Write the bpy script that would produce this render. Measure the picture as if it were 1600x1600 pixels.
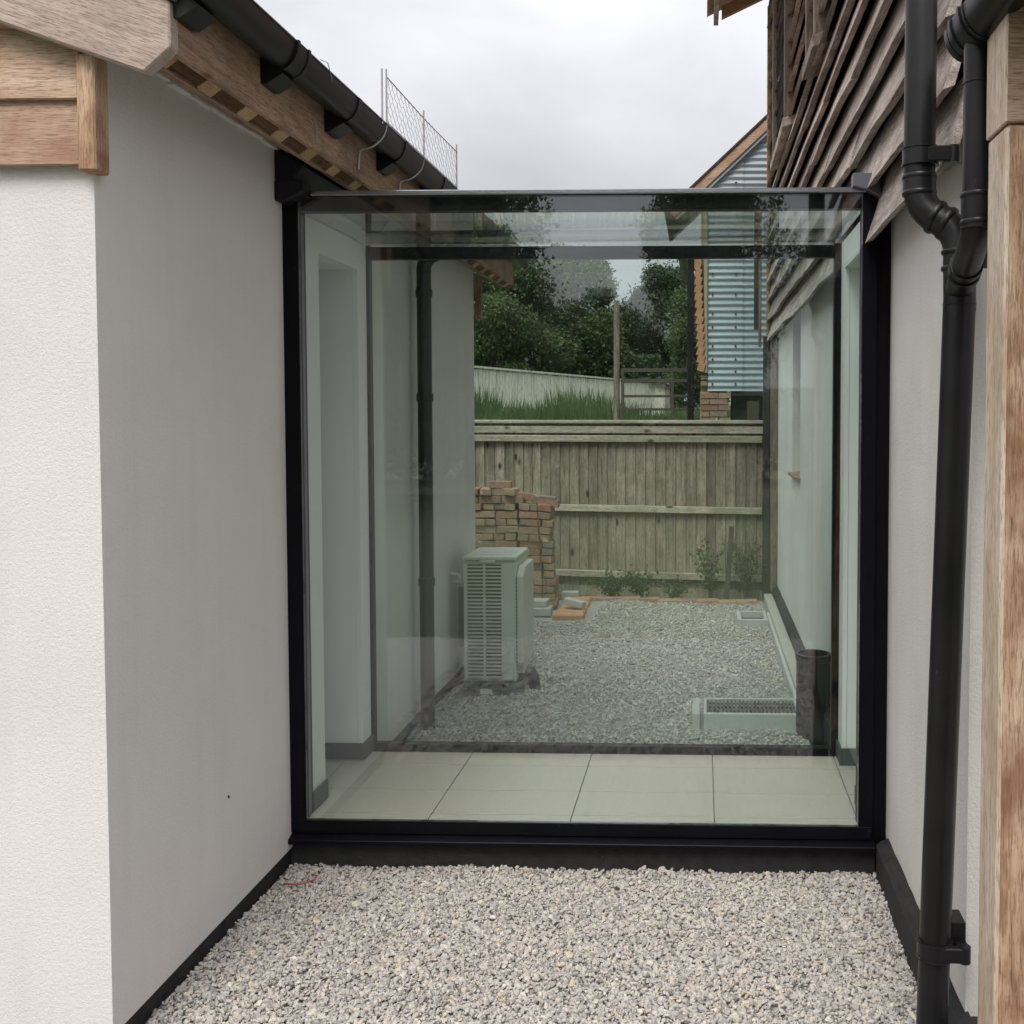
import bpy, bmesh, math, random
import numpy as np
from mathutils import Vector, Matrix, Euler
random.seed(7); rng = np.random.default_rng(7)
for o in list(bpy.data.objects): bpy.data.objects.remove(o)
S = bpy.context.scene; C = S.collection
R = math.radians
# ------------------------------------------------------------------ camera
cam = bpy.data.cameras.new('camera'); camo = bpy.data.objects.new('camera', cam); C.objects.link(camo)
cam.sensor_width = 36; cam.lens = 36.0; cam.shift_x = -0.1538; cam.shift_y = -0.0545
cam.clip_end = 500; cam.clip_start = 0.05
camo.location = (0, 0, 1.90)
camo.rotation_euler = (R(90) - 0.04076, -0.0003, 0.03138)
S.camera = camo
# ------------------------------------------------------------------ light
SUN_DIR = Vector((-0.17, -0.88, 1.15)).normalized()       # towards the sun, behind the camera on the left
w = bpy.data.worlds.new('World'); S.world = w; w.use_nodes = True
nt = w.node_tree; nt.nodes.clear()
def N(t, kind, **k):
    n = t.nodes.new(kind)
    for a, b in k.items(): setattr(n, a, b)
    return n
sky = N(nt, 'ShaderNodeTexSky', sky_type='NISHITA', sun_disc=False)
sky.sun_elevation = math.asin(SUN_DIR.z); sky.sun_rotation = math.atan2(SUN_DIR.x, SUN_DIR.y)
sky.dust_density = 4.0; sky.air_density = 1.0
hs = N(nt, 'ShaderNodeHueSaturation'); hs.inputs['Saturation'].default_value = 0.25
mx = N(nt, 'ShaderNodeMix', data_type='RGBA'); mx.inputs[0].default_value = 0.9
mx.inputs[7].default_value = (2.85, 2.84, 2.98, 1)           # the flat grey of the cloud deck
tc = N(nt, 'ShaderNodeTexCoord'); mp = N(nt, 'ShaderNodeMapping'); mp.inputs['Scale'].default_value = (1.0, 1.0, 2.0); mp.inputs['Location'].default_value = (0.35, 0.1, 0.6)
nz = N(nt, 'ShaderNodeTexNoise'); nz.inputs['Scale'].default_value = 3.4; nz.inputs['Detail'].default_value = 7; nz.inputs['Distortion'].default_value = 0.15
mr = N(nt, 'ShaderNodeMapRange'); mr.inputs[1].default_value = 0.3; mr.inputs[2].default_value = 0.7; mr.inputs[3].default_value = 0.76; mr.inputs[4].default_value = 1.08
mul = N(nt, 'ShaderNodeMix', data_type='RGBA', blend_type='MULTIPLY'); mul.inputs[0].default_value = 1
bg = N(nt, 'ShaderNodeBackground'); bg.inputs[1].default_value = 0.085
wo = N(nt, 'ShaderNodeOutputWorld')
L = nt.links.new
L(sky.outputs[0], hs.inputs['Color']); L(hs.outputs[0], mx.inputs[6])
L(tc.outputs['Generated'], mp.inputs[0]); L(mp.outputs[0], nz.inputs[0]); L(nz.outputs[0], mr.inputs[0])
sx = N(nt, 'ShaderNodeSeparateXYZ'); el = N(nt, 'ShaderNodeMath', operation='MULTIPLY_ADD', use_clamp=False); el.inputs[1].default_value = 3.3; el.inputs[2].default_value = 1.0
ab = N(nt, 'ShaderNodeMath', operation='MAXIMUM'); ab.inputs[1].default_value = 0.0     # overcast sky: luminance rises evenly with the sine of elevation
L(tc.outputs['Generated'], sx.inputs[0]); L(sx.outputs[2], ab.inputs[0]); L(ab.outputs[0], el.inputs[0])
gm = N(nt, 'ShaderNodeMath', operation='MULTIPLY'); L(el.outputs[0], gm.inputs[0]); L(mr.outputs[0], gm.inputs[1])
L(mx.outputs[2], mul.inputs[6]); L(gm.outputs[0], mul.inputs[7]); L(mul.outputs[2], bg.inputs[0]); L(bg.outputs[0], wo.inputs[0])
sun = bpy.data.lights.new('sun', 'SUN'); sun.energy = 1.15; sun.angle = R(28); sun.color = (1.0, 0.95, 0.88)
suno = bpy.data.objects.new('sun', sun); C.objects.link(suno); suno.rotation_euler = SUN_DIR.to_track_quat('Z', 'Y').to_euler()
S.view_settings.view_transform = 'Standard'; S.view_settings.look = 'None'; S.view_settings.gamma = 1
S.view_settings.exposure = 0.9; S.view_settings.use_curve_mapping = False
S.cycles.transparent_max_bounces = 24; S.cycles.max_bounces = 10; S.cycles.use_denoising = True
# ------------------------------------------------------------------ materials
def mat(name, base=(.5, .5, .5), rough=.6, metal=0, spec=.5):
    m = bpy.data.materials.new(name); m.use_nodes = True
    b = m.node_tree.nodes['Principled BSDF']
    b.inputs['Base Color'].default_value = (*base, 1); b.inputs['Roughness'].default_value = rough
    b.inputs['Metallic'].default_value = metal; b.inputs['Specular IOR Level'].default_value = spec
    return m, m.node_tree, b
def coords(t, scale=(1, 1, 1), rnd=True, tilt=0):
    tc = N(t, 'ShaderNodeTexCoord'); mp = N(t, 'ShaderNodeMapping'); mp.inputs['Scale'].default_value = scale
    if rnd:
        oi = N(t, 'ShaderNodeObjectInfo'); ad = N(t, 'ShaderNodeVectorMath', operation='MULTIPLY_ADD')
        ad.inputs[1].default_value = (37, 53, 71)
        t.links.new(oi.outputs['Random'], ad.inputs[0]); src = tc.outputs['Object']
        if tilt:
            vr = N(t, 'ShaderNodeVectorRotate', rotation_type='Y_AXIS'); vr.inputs['Angle'].default_value = tilt; t.links.new(src, vr.inputs['Vector']); src = vr.outputs[0]
        t.links.new(oi.outputs['Random'], ad.inputs[0]) if False else None; t.links.new(src, ad.inputs[2]); t.links.new(ad.outputs[0], mp.inputs[0])
    else: t.links.new(tc.outputs['Object'], mp.inputs[0])
    return mp.outputs[0]
def noise(t, vec, scale, detail=4, rough=.55, dist=0):
    n = N(t, 'ShaderNodeTexNoise'); n.inputs['Scale'].default_value = scale; n.inputs['Detail'].default_value = detail
    n.inputs['Roughness'].default_value = rough; n.inputs['Distortion'].default_value = dist
    t.links.new(vec, n.inputs['Vector']); return n.outputs[0]
def ramp(t, fac, stops):
    r = N(t, 'ShaderNodeValToRGB'); e = r.color_ramp.elements
    while len(e) < len(stops): e.new(0.5)
    for i, (p, c) in enumerate(stops): e[i].position = p; e[i].color = (*c, 1)
    t.links.new(fac, r.inputs[0]); return r.outputs[0]
def mixc(t, fac, a, b, bt='MIX'):
    m = N(t, 'ShaderNodeMix', data_type='RGBA', blend_type=bt)
    for s, v in ((0, fac), (6, a), (7, b)):
        if hasattr(v, 'is_output'): t.links.new(v, m.inputs[s])
        else: m.inputs[s].default_value = v if s == 0 else (*v, 1)
    return m.outputs[2]
def bump(t, b, h, strength=.3, dist=.01):
    n = N(t, 'ShaderNodeBump'); n.inputs['Strength'].default_value = strength; n.inputs['Distance'].default_value = dist
    t.links.new(h, n.inputs['Height']); t.links.new(n.outputs[0], b.inputs['Normal'])
def rnd_scale(t, col, lo, hi):                      # each object of this material a little lighter or darker
    oi = N(t, 'ShaderNodeObjectInfo'); m = N(t, 'ShaderNodeMapRange'); m.inputs[3].default_value = lo; m.inputs[4].default_value = hi
    t.links.new(oi.outputs['Random'], m.inputs[0])
    c = N(t, 'ShaderNodeCombineColor')
    for i in range(3): t.links.new(m.outputs[0], c.inputs[i])
    return mixc(t, 1.0, col, c.outputs[0], 'MULTIPLY')
def render_mat(name, a, b_, scale=150):
    m, t, b = mat(name, a, .92, spec=.2)
    v = coords(t, rnd=False)
    big = noise(t, v, 1.3, 5, .6); fine = noise(t, v, scale, 3, .7); mid = noise(t, v, scale * .45, 2)
    c = mixc(t, ramp(t, big, [(.35, (0, 0, 0)), (.65, (1, 1, 1))]), b_, a); 
    st_ = noise(t, coords(t, (9, 9, .5), rnd=False), 1.0, 5, .6)
    c = mixc(t, ramp(t, st_, [(.52, (0, 0, 0)), (.72, (1, 1, 1))]), c, mixc(t, 1, c, (.965, .96, .95), 'MULTIPLY'))
    c = mixc(t, ramp(t, fine, [(.3, (0, 0, 0)), (.7, (1, 1, 1))]), mixc(t, 1, c, (.9, .9, .9), 'MULTIPLY'), c)
    t.links.new(c, b.inputs['Base Color'])
    h = N(t, 'ShaderNodeMath', operation='ADD'); t.links.new(fine, h.inputs[0]); t.links.new(mid, h.inputs[1])
    bump(t, b, h.outputs[0], .48, .005); return m
def wood(name, axis, cols, rough=.75, ring=60, bstr=.35, lo=.85, hi=1.12, stain=None, knots=False, tilt=0):
    m, t, b = mat(name, cols[0], rough, spec=.25)
    sc = [ring, ring, ring]; sc['xyz'.index(axis)] = ring * .05
    v = coords(t, sc, tilt=tilt); g = noise(t, v, 1.9, 10, .72, .55)
    sb = [ring * .22] * 3; sb['xyz'.index(axis)] = ring * .022; gb = noise(t, coords(t, sb, tilt=tilt), 1.7, 4, .6, .8)
    av = N(t, 'ShaderNodeMath', operation='MULTIPLY_ADD'); av.inputs[1].default_value = .5; t.links.new(g, av.inputs[0])
    hf = N(t, 'ShaderNodeMath', operation='MULTIPLY'); hf.inputs[1].default_value = .5; t.links.new(gb, hf.inputs[0]); t.links.new(hf.outputs[0], av.inputs[2]); g0 = g; g = av.outputs[0]
    s2 = [ring * 3] * 3; s2['xyz'.index(axis)] = ring * .3
    f = noise(t, coords(t, s2, tilt=tilt), 1.5, 4, .6)
    c = ramp(t, g, [(.36, cols[0]), (.5, cols[1]), (.62, cols[2])])
    c = mixc(t, ramp(t, f, [(.36, (1, 1, 1)), (.5, (0, 0, 0))]), c, mixc(t, 1, c, (.55, .52, .5), 'MULTIPLY'))
    s3 = [ring * 1.1] * 3; s3['xyz'.index(axis)] = ring * .022
    cr = noise(t, coords(t, s3, tilt=tilt), 1.3, 3, .5, .3)
    c = mixc(t, ramp(t, cr, [(.488, (0, 0, 0)), (.499, (1, 1, 1)), (.501, (1, 1, 1)), (.512, (0, 0, 0))]), c, mixc(t, .55, c, (.03, .02, .015)))
    if stain:
        bl = noise(t, coords(t, (1, 1, 1)), stain[0], 4, .6, .6)
        c = mixc(t, ramp(t, bl, [(.45, (0, 0, 0)), (.62, (1, 1, 1))]), c, mixc(t, stain[2], c, stain[1]))
    if knots:
        ks = [4.5] * 3; ks['xyz'.index(axis)] = 2.2
        k = N(t, 'ShaderNodeTexVoronoi'); k.inputs['Scale'].default_value = 1.0; k.inputs['Randomness'].default_value = 1
        t.links.new(coords(t, ks), k.inputs['Vector'])
        c = mixc(t, ramp(t, k.outputs['Distance'], [(.06, (1, 1, 1)), (.13, (0, 0, 0))]), c, (.035, .025, .018))
    c = rnd_scale(t, c, lo, hi)
    t.links.new(c, b.inputs['Base Color']); h = N(t, 'ShaderNodeMath', operation='ADD'); t.links.new(g, h.inputs[0]); t.links.new(f, h.inputs[1])
    bump(t, b, h.outputs[0], bstr, .004); return m
def plain(name, col, rough, metal=0, var=.25, vs=8, bs=.05, spec=.5, scuff=None):
    m, t, b = mat(name, col, rough, metal, spec)
    v = coords(t); n = noise(t, v, vs, 5, .65); n2 = noise(t, v, vs * 14, 3)
    lo = tuple(x * (1 - var) for x in col); hi = tuple(min(1, x * (1 + var)) for x in col)
    c = ramp(t, n, [(.3, lo), (.7, hi)]); c = rnd_scale(t, c, 1 - var * .3, 1 + var * .3)
    if scuff:
        k = noise(t, coords(t, (30, 30, 12)), 1.6, 6, .7, .4); c = mixc(t, ramp(t, k, [(.66, (0, 0, 0)), (.74, (1, 1, 1))]), c, scuff); t.links.new(c, b.inputs['Base Color'])
    r = N(t, 'ShaderNodeMapRange'); r.inputs[3].default_value = max(0, rough - .1); r.inputs[4].default_value = min(1, rough + .1)
    t.links.new(n, r.inputs[0]); t.links.new(r.outputs[0], b.inputs['Roughness']); bump(t, b, n2, bs * 4, .003); return m
def glass(name, r0, tint):
    m = bpy.data.materials.new(name); m.use_nodes = True; t = m.node_tree; t.nodes.clear()
    lw = N(t, 'ShaderNodeLayerWeight'); lw.inputs[0].default_value = .5
    p = N(t, 'ShaderNodeMath', operation='POWER'); p.inputs[1].default_value = 5; t.links.new(lw.outputs['Facing'], p.inputs[0])
    a = N(t, 'ShaderNodeMath', operation='MULTIPLY_ADD', use_clamp=True); a.inputs[1].default_value = 1 - r0; a.inputs[2].default_value = r0; t.links.new(p.outputs[0], a.inputs[0])
    tr = N(t, 'ShaderNodeBsdfTransparent'); gl = N(t, 'ShaderNodeBsdfGlossy'); gl.inputs['Roughness'].default_value = 0.0; gl.inputs['Color'].default_value = (.97, .97, 1, 1)
    v = coords(t, rnd=False); n = noise(t, v, 1.1, 5, .65)
    c = ramp(t, n, [(.3, tuple(x * .975 for x in tint)), (.7, tint)]); t.links.new(c, tr.inputs[0])
    mxs = N(t, 'ShaderNodeMixShader'); t.links.new(a.outputs[0], mxs.inputs[0]); t.links.new(tr.outputs[0], mxs.inputs[1]); t.links.new(gl.outputs[0], mxs.inputs[2])
    # a thin film of dust on the outside
    df = N(t, 'ShaderNodeBsdfDiffuse'); df.inputs[0].default_value = (.55, .55, .5, 1)
    dn = noise(t, v, 3.2, 6, .7); dr = N(t, 'ShaderNodeMapRange'); dr.inputs[1].default_value = .4; dr.inputs[2].default_value = .8; dr.inputs[3].default_value = .0; dr.inputs[4].default_value = .008
    t.links.new(dn, dr.inputs[0]); m2 = N(t, 'ShaderNodeMixShader'); t.links.new(dr.outputs[0], m2.inputs[0]); t.links.new(mxs.outputs[0], m2.inputs[1]); t.links.new(df.outputs[0], m2.inputs[2])
    o = N(t, 'ShaderNodeOutputMaterial'); t.links.new(m2.outputs[0], o.inputs[0]); return m
def attr_mat(name, stops, rough=.85, noise_scale=60, trans=0, bstr=.2):
    m, t, b = mat(name, stops[0][1], rough, spec=.3)
    a = N(t, 'ShaderNodeAttribute', attribute_name='tint'); c = ramp(t, a.outputs['Fac'], stops)
    v = coords(t, rnd=False); n = noise(t, v, noise_scale, 4, .6)
    c = mixc(t, ramp(t, n, [(.35, (0, 0, 0)), (.65, (1, 1, 1))]), mixc(t, 1, c, (.78, .78, .78), 'MULTIPLY'), c)
    t.links.new(c, b.inputs['Base Color'])
    if bstr: bump(t, b, n, bstr, .003)
    if trans:
        tl = N(t, 'ShaderNodeBsdfTranslucent'); t.links.new(c, tl.inputs[0]); ms = N(t, 'ShaderNodeMixShader'); ms.inputs[0].default_value = trans
        t.links.new(b.outputs[0], ms.inputs[1]); t.links.new(tl.outputs[0], ms.inputs[2]); t.links.new(ms.outputs[0], t.nodes['Material Output'].inputs[0])
    return m
M = {}
M['white_render'] = render_mat('white_render', (.77, .742, .725), (.715, .688, .67), 190)
M['right_render'] = render_mat('right_render', (.78, .765, .73), (.69, .665, .625), 190)
M['paint'] = plain('interior_paint', (.74, .74, .73), .75, var=.03, vs=2)
M['plinth'] = plain('bitumen_plinth', (.020, .0195, .020), .82, var=.6, vs=16, bs=.3, scuff=(.10, .09, .075))
M['black'] = plain('black_aluminium', (.004, .004, .006), .4, var=.2, spec=.12, scuff=(.03, .03, .03))
M['skirting'] = plain('dark_skirting', (.07, .075, .08), .5, var=.1)
M['lead'] = plain('lead_flashing', (.13, .135, .155), .42, .35, var=.25, vs=9)
M['upstand'] = plain('dark_upstand', (.010, .010, .017), .5, var=.3, spec=.3)
M['capping'] = plain('capping_metal', (.30, .31, .33), .22, .8, var=.1)
M['plastic'] = plain('black_plastic', (.009, .009, .010), .36, var=.4, vs=5, bs=.03, spec=.35, scuff=(.06, .06, .058))
OAK = [(.33, .20, .125), (.48, .32, .21), (.60, .435, .31)]
M['oak_z'] = wood('oak_post', 'z', OAK, stain=(5.5, (.20, .085, .04), .7), knots=True, bstr=.3, lo=.95, hi=1.05)
M['lit_oak'] = wood('lit_oak_face', 'z', [(.50, .39, .29), (.64, .53, .41), (.72, .62, .51)], stain=(3, (.42, .28, .18), .5), lo=.97, hi=1.03)  # lighter copy of the oak, painted for the sky-lit left faces
M['oak_x'] = wood('oak_beam', 'x', [(.36, .24, .165), (.49, .345, .25), (.57, .43, .33)], stain=(3, (.26, .12, .065), .6))
M['oak_y'] = wood('oak_fascia', 'y', [(.28, .18, .12), (.42, .28, .195), (.50, .355, .26)], stain=(4, (.14, .09, .065), .4), knots=True)
M['oak_pale'] = wood('oak_barge', 'x', [(.44, .335, .28), (.57, .455, .395), (.64, .53, .475)], stain=(7, (.38, .29, .26), .5), ring=70, knots=True, tilt=-R(19))
M['oak_block'] = wood('oak_rafter', 'x', [(.36, .23, .12), (.48, .32, .18), (.55, .39, .24)])
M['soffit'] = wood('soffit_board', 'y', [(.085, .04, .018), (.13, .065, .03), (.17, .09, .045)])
WB = [(.25, .205, .18), (.50, .43, .385), (.66, .59, .535)]
M['weather_y'] = wood('weathered_board', 'y', WB, ring=44, bstr=.8, lo=.7, hi=1.25, stain=(5, (.14, .115, .10), .5))
M['weather_z'] = wood('weathered_post', 'z', [(.12, .10, .08), (.20, .165, .135), (.31, .26, .215)], ring=44, bstr=.5)
M['dark_z'] = wood('dark_post', 'z', [(.035, .032, .032), (.06, .054, .052), (.09, .08, .075)], ring=44)
FN = [(.17, .14, .105), (.31, .26, .20), (.43, .37, .295)]
M['fence_z'] = wood('fence_board', 'z', FN, ring=44, bstr=.4, lo=.72, hi=1.2, stain=(2.6, (.15, .13, .10), .5), knots=True)
M['fence_x'] = wood('fence_rail', 'x', [(.32, .28, .22), (.44, .395, .32), (.54, .495, .41)], ring=44, stain=(3, (.18, .19, .1), .5), knots=True)
M['far_fence'] = wood('far_fence_board', 'z', [(.42, .39, .33), (.60, .57, .50), (.70, .67, .59)], ring=12)
M['tile'] = plain('floor_tile', (.47, .42, .36), .36, var=.2, vs=4, bs=.02)
M['grout'] = plain('grout', (.20, .19, .17), .9, var=.1)
M['gravel_bed'] = plain('gravel_bed', (.43, .41, .38), .95, var=.3, vs=60, bs=.5)
M['grass_ground'] = plain('grass_ground', (.06, .085, .03), .95, var=.5, vs=6, bs=.4)
M['concrete'] = plain('concrete', (.40, .385, .33), .9, var=.25, vs=9, bs=.2)
M['block'] = plain('concrete_block', (.44, .44, .415), .9, var=.15, vs=12, bs=.15)
M['iron'] = plain('drain_iron', (.06, .055, .05), .6, .3, var=.4, vs=20)
M['unit'] = plain('unit_casing', (.55, .55, .51), .45, var=.05, vs=3)
M['unit_dark'] = plain('unit_inside', (.035, .04, .04), .7, var=.2)
M['galv'] = plain('galvanised_wire', (.45, .46, .48), .35, .7, var=.1)
M['tin'] = plain('galvanised_sheet', (.40, .465, .51), .55, .12, var=.15, vs=5)
M['clay'] = plain('clay_tile', (.50, .26, .15), .85, var=.3, vs=14, bs=.2)
M['mortar'] = plain('mortar', (.42, .37, .26), .95, var=.2, vs=30, bs=.3)
def brick_mat():
    m, t, b = mat('old_brick', (.3, .15, .1), .92, spec=.15)
    oi = N(t, 'ShaderNodeObjectInfo'); v = coords(t)
    c = ramp(t, oi.outputs['Random'], [(0, (.36, .17, .125)), (.22, (.44, .27, .19)), (.4, (.30, .22, .175)), (.55, (.47, .35, .23)), (.7, (.24, .205, .18)), (.85, (.38, .21, .16)), (1, (.46, .385, .27))])
    n = noise(t, v, 22, 5, .7); n2 = noise(t, v, 9, 4, .6)
    c = mixc(t, ramp(t, n, [(.35, (0, 0, 0)), (.7, (1, 1, 1))]), c, mixc(t, .45, c, (.13, .09, .07)))
    c = mixc(t, ramp(t, n2, [(.62, (0, 0, 0)), (.70, (1, 1, 1))]), c, (.52, .46, .34))
    t.links.new(c, b.inputs['Base Color']); bump(t, b, n, .7, .008); return m
M['brick'] = brick_mat()
M['glass_front'] = glass('link_glass', .078, (.958, .998, .984))
M['glass_rear'] = glass('link_rear_glass', .026, (.958, .998, .982))
M['glass_roof'] = glass('link_roof_glass', .05, (.94, .985, .965))
M['pane'] = plain('dark_pane', (.02, .022, .024), .9, var=.1, spec=.05)
M['stone'] = attr_mat('gravel_stone', [(0, (.26, .243, .225)), (.18, (.405, .382, .358)), (.45, (.49, .466, .438)), (.7, (.555, .527, .487)), (.82, (.56, .48, .405)), (.9, (.61, .55, .43)), (1, (.72, .69, .62))], .8, 70)
M['leaf'] = attr_mat('tree_leaf', [(0, (.05, .078, .03)), (.5, (.095, .14, .055)), (1, (.15, .20, .085))], .6, 3, trans=.3, bstr=0)
M['leaf2'] = attr_mat('tree_leaf_dark', [(0, (.035, .055, .026)), (.5, (.066, .10, .042)), (1, (.11, .15, .065))], .6, 3, trans=.3, bstr=0)
M['copper'] = attr_mat('tree_leaf_copper', [(0, (.03, .018, .016)), (1, (.09, .045, .035))], .6, 3, trans=.25, bstr=0)
M['blade'] = attr_mat('tall_grass', [(0, (.05, .085, .03)), (.6, (.09, .135, .05)), (1, (.18, .20, .10))], .7, 8, trans=.3, bstr=0)
M['bark'] = plain('bark', (.085, .07, .055), .9, var=.4, vs=10, bs=.4)
M['red'] = plain('red_sleeve', (.30, .045, .03), .5, var=.2)
M['strap'] = plain('strap_band', (.14, .05, .04), .6, var=.3)
M['dead_leaf'] = plain('dead_leaf', (.04, .028, .022), .8, var=.4)
M['green_paint'] = plain('green_paint', (.05, .14, .11), .7, var=.3)
M['label_white'] = plain('label_white', (.62, .62, .6), .5, var=.05)
# ------------------------------------------------------------------ mesh helpers
class MB:
    def __init__(s): s.v = []; s.f = []
    def add(s, vs, fs):
        n = len(s.v); s.v += [tuple(p) for p in vs]; s.f += [tuple(i + n for i in f) for f in fs]; return s
    def box(s, x0, x1, y0, y1, z0, z1, rot=None, jig=0):
        vs = [Vector((x, y, z)) for x in (x0, x1) for y in (y0, y1) for z in (z0, z1)]
        if jig: vs = [v + Vector([random.uniform(-jig, jig) for _ in range(3)]) for v in vs]
        if rot is not None:
            c = Vector(((x0 + x1) / 2, (y0 + y1) / 2, (z0 + z1) / 2)); m = Euler(rot).to_matrix(); vs = [c + m @ (v - c) for v in vs]
        return s.add(vs, [(0, 1, 3, 2), (4, 6, 7, 5), (0, 4, 5, 1), (2, 3, 7, 6), (0, 2, 6, 4), (1, 5, 7, 3)])
    def prism(s, poly, axis, a, b):                 # 2-D polygon extruded along an axis
        def P(p, t): return {'x': (t, p[0], p[1]), 'y': (p[0], t, p[1]), 'z': (p[0], p[1], t)}[axis]
        n = len(poly)
        return s.add([P(p, a) for p in poly] + [P(p, b) for p in poly], [tuple(range(n))[::-1], tuple(range(n, 2 * n))] + [(i, (i + 1) % n, (i + 1) % n + n, i + n) for i in range(n)])
    def tube(s, path, r, n=12, cap=True):
        path = [Vector(p) for p in path]; rs = r if isinstance(r, (list, tuple)) else [r] * len(path)
        rings = []; up = None
        for i, p in enumerate(path):
            d = (path[min(i + 1, len(path) - 1)] - path[max(i - 1, 0)]).normalized()
            if up is None: up = Vector((1, 0, 0)) if abs(d.x) < .9 else Vector((0, 0, 1))
            u = d.cross(up).normalized(); up = u.cross(d)
            rings.append([p + (u * math.cos(2 * math.pi * k / n) + up * math.sin(2 * math.pi * k / n)) * rs[i] for k in range(n)])
        vs = [q for rg in rings for q in rg]; fs = []
        for i in range(len(path) - 1):
            for k in range(n): fs.append((i * n + k, i * n + (k + 1) % n, (i + 1) * n + (k + 1) % n, (i + 1) * n + k))
        if cap: fs += [tuple(range(n))[::-1], tuple(range((len(path) - 1) * n, len(path) * n))]
        return s.add(vs, fs)
    def build(s, name, m, parent=None, smooth=False, bevel=0, seg=1, loc=None):
        off = Vector(loc) if loc else (Vector(parent['at']) if parent and 'at' in parent else Vector((0, 0, 0)))
        me = bpy.data.meshes.new(name); me.from_pydata([tuple(Vector(v) - off) for v in s.v], [], s.f)
        bm = bmesh.new(); bm.from_mesh(me); bmesh.ops.recalc_face_normals(bm, faces=bm.faces)
        if bevel:
            es = [e for e in bm.edges if len(e.link_faces) == 2 and e.calc_face_angle(0) > .6]
            bmesh.ops.bevel(bm, geom=es, offset=bevel, segments=seg, profile=.5, affect='EDGES', clamp_overlap=True)
        for f in bm.faces: f.smooth = smooth
        if smooth:
            for e in bm.edges:
                if len(e.link_faces) == 2 and e.calc_face_angle(0) > R(40): e.smooth = False
        bm.to_mesh(me); bm.free(); me.materials.append(M[m] if isinstance(m, str) else m)
        o = bpy.data.objects.new(name, me); C.objects.link(o)
        if parent:
            o.parent = parent; o['at'] = tuple(off)
            if loc: o.location = off - Vector(parent['at'])
        else:
            o.location = off; o['at'] = tuple(off)
        return o
def box(name, m, parent, b, bevel=0, **k): return MB().box(*b).build(name, m, parent, bevel=bevel, **k)
def tag(o, label=None, cat=None, group=None, kind=None):
    for k, v in (('label', label), ('category', cat), ('group', group), ('kind', kind)):
        if v: o[k] = v
    return o
def thing(name, loc, label, cat, group=None):
    o = bpy.data.objects.new(name, None); C.objects.link(o); o.location = loc; o.empty_display_size = .2; o['at'] = tuple(loc)
    return tag(o, label, cat, group)
def structure(o): o['kind'] = 'structure'; return o
def np_mesh(name, V, F, m, parent=None, tint=None, smooth=False, flat_loop=None):
    me = bpy.data.meshes.new(name); nf, k = F.shape
    me.vertices.add(len(V)); me.vertices.foreach_set('co', V.astype(np.float32).ravel())
    me.loops.add(nf * k); me.loops.foreach_set('vertex_index', F.astype(np.int32).ravel())
    me.polygons.add(nf); me.polygons.foreach_set('loop_start', np.arange(nf, dtype=np.int32) * k)
    try: me.polygons.foreach_set('loop_total', np.full(nf, k, np.int32))
    except Exception: pass
    if tint is not None:
        a = me.attributes.new('tint', 'FLOAT', 'POINT'); a.data.foreach_set('value', tint.astype(np.float32))
    me.polygons.foreach_set('use_smooth', np.full(nf, smooth, bool))
    me.update(); me.validate(); me.materials.append(M[m])
    o = bpy.data.objects.new(name, me); C.objects.link(o)
    if parent: o.parent = parent
    return o
def fillet(pts, r, n=6):                            # rounds the corners of a pipe run
    pts = [Vector(p) for p in pts]; out = [pts[0]]
    for i in range(1, len(pts) - 1):
        a, b, c = pts[i - 1], pts[i], pts[i + 1]; d1 = (a - b).normalized(); d2 = (c - b).normalized()
        q = min(r, (a - b).length * .48, (c - b).length * .48); p0 = b + d1 * q; p1 = b + d2 * q
        for k in range(n + 1): t = k / n; out.append(p0 * (1 - t) ** 2 + b * 2 * t * (1 - t) + p1 * t * t)
    out.append(pts[-1]); return out
def ring(path_pt, d, r, h, m, parent, name='collar', n=24):
    p = Vector(path_pt); d = Vector(d).normalized()
    b = MB(); b.tube([p - d * h / 2, p - d * h * .3, p + d * h * .3, p + d * h / 2], [r * .97, r, r, r * .97], n); return b.build(name, m, parent, smooth=True)

# ================================================================== the setting
def sheet(name, m, x0, x1, y0, y1, zf, nx=2, ny=2, loc=(0, 0, 0)):
    b = MB(); xs = np.linspace(x0, x1, nx); ys = np.linspace(y0, y1, ny)
    b.v = [(x, y, zf(x, y)) for y in ys for x in xs]
    b.f = [(j * nx + i, j * nx + i + 1, (j + 1) * nx + i + 1, (j + 1) * nx + i) for j in range(ny - 1) for i in range(nx - 1)]
    return structure(b.build(name, m, smooth=True))
def bank_z(x, y):
    if y < 11.9: return -.05
    if y < 14: t = (y - 11.9) / 2.1; return -.05 + 1.3 * t * t * (3 - 2 * t)
    return 1.25 + min(1, (y - 14) / 9) * .4 + .05 * math.sin(x * 1.3 + y)
sheet('ground', 'grass_ground', -160, 160, -160, 240, lambda x, y: -.08 if y < 60 else -.08, 3, 3)
sheet('grass_bank', 'grass_ground', -45, 45, 11.7, 75, bank_z, 50, 70)
sheet('lawn', 'grass_ground', -40, 40, -60, -.25, lambda x, y: -.04 if y > -.5 else -.02 + .05 * math.sin(x) * math.sin(y * .7), 30, 30)
GZ = lambda x, y: -.012 + .010 * math.sin(3.1 * x + 1) * math.sin(2.3 * y) + .007 * math.sin(8.3 * x + 2 * math.sin(3 * y)) * math.sin(7.1 * y + 1)
sheet('gravel_path', 'gravel_bed', -6.5, 3.6, -.25, 4.215, GZ, 120, 60)
sheet('gravel_yard', 'gravel_bed', -6, .63, 5.05, 10.45, GZ, 90, 70)

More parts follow.
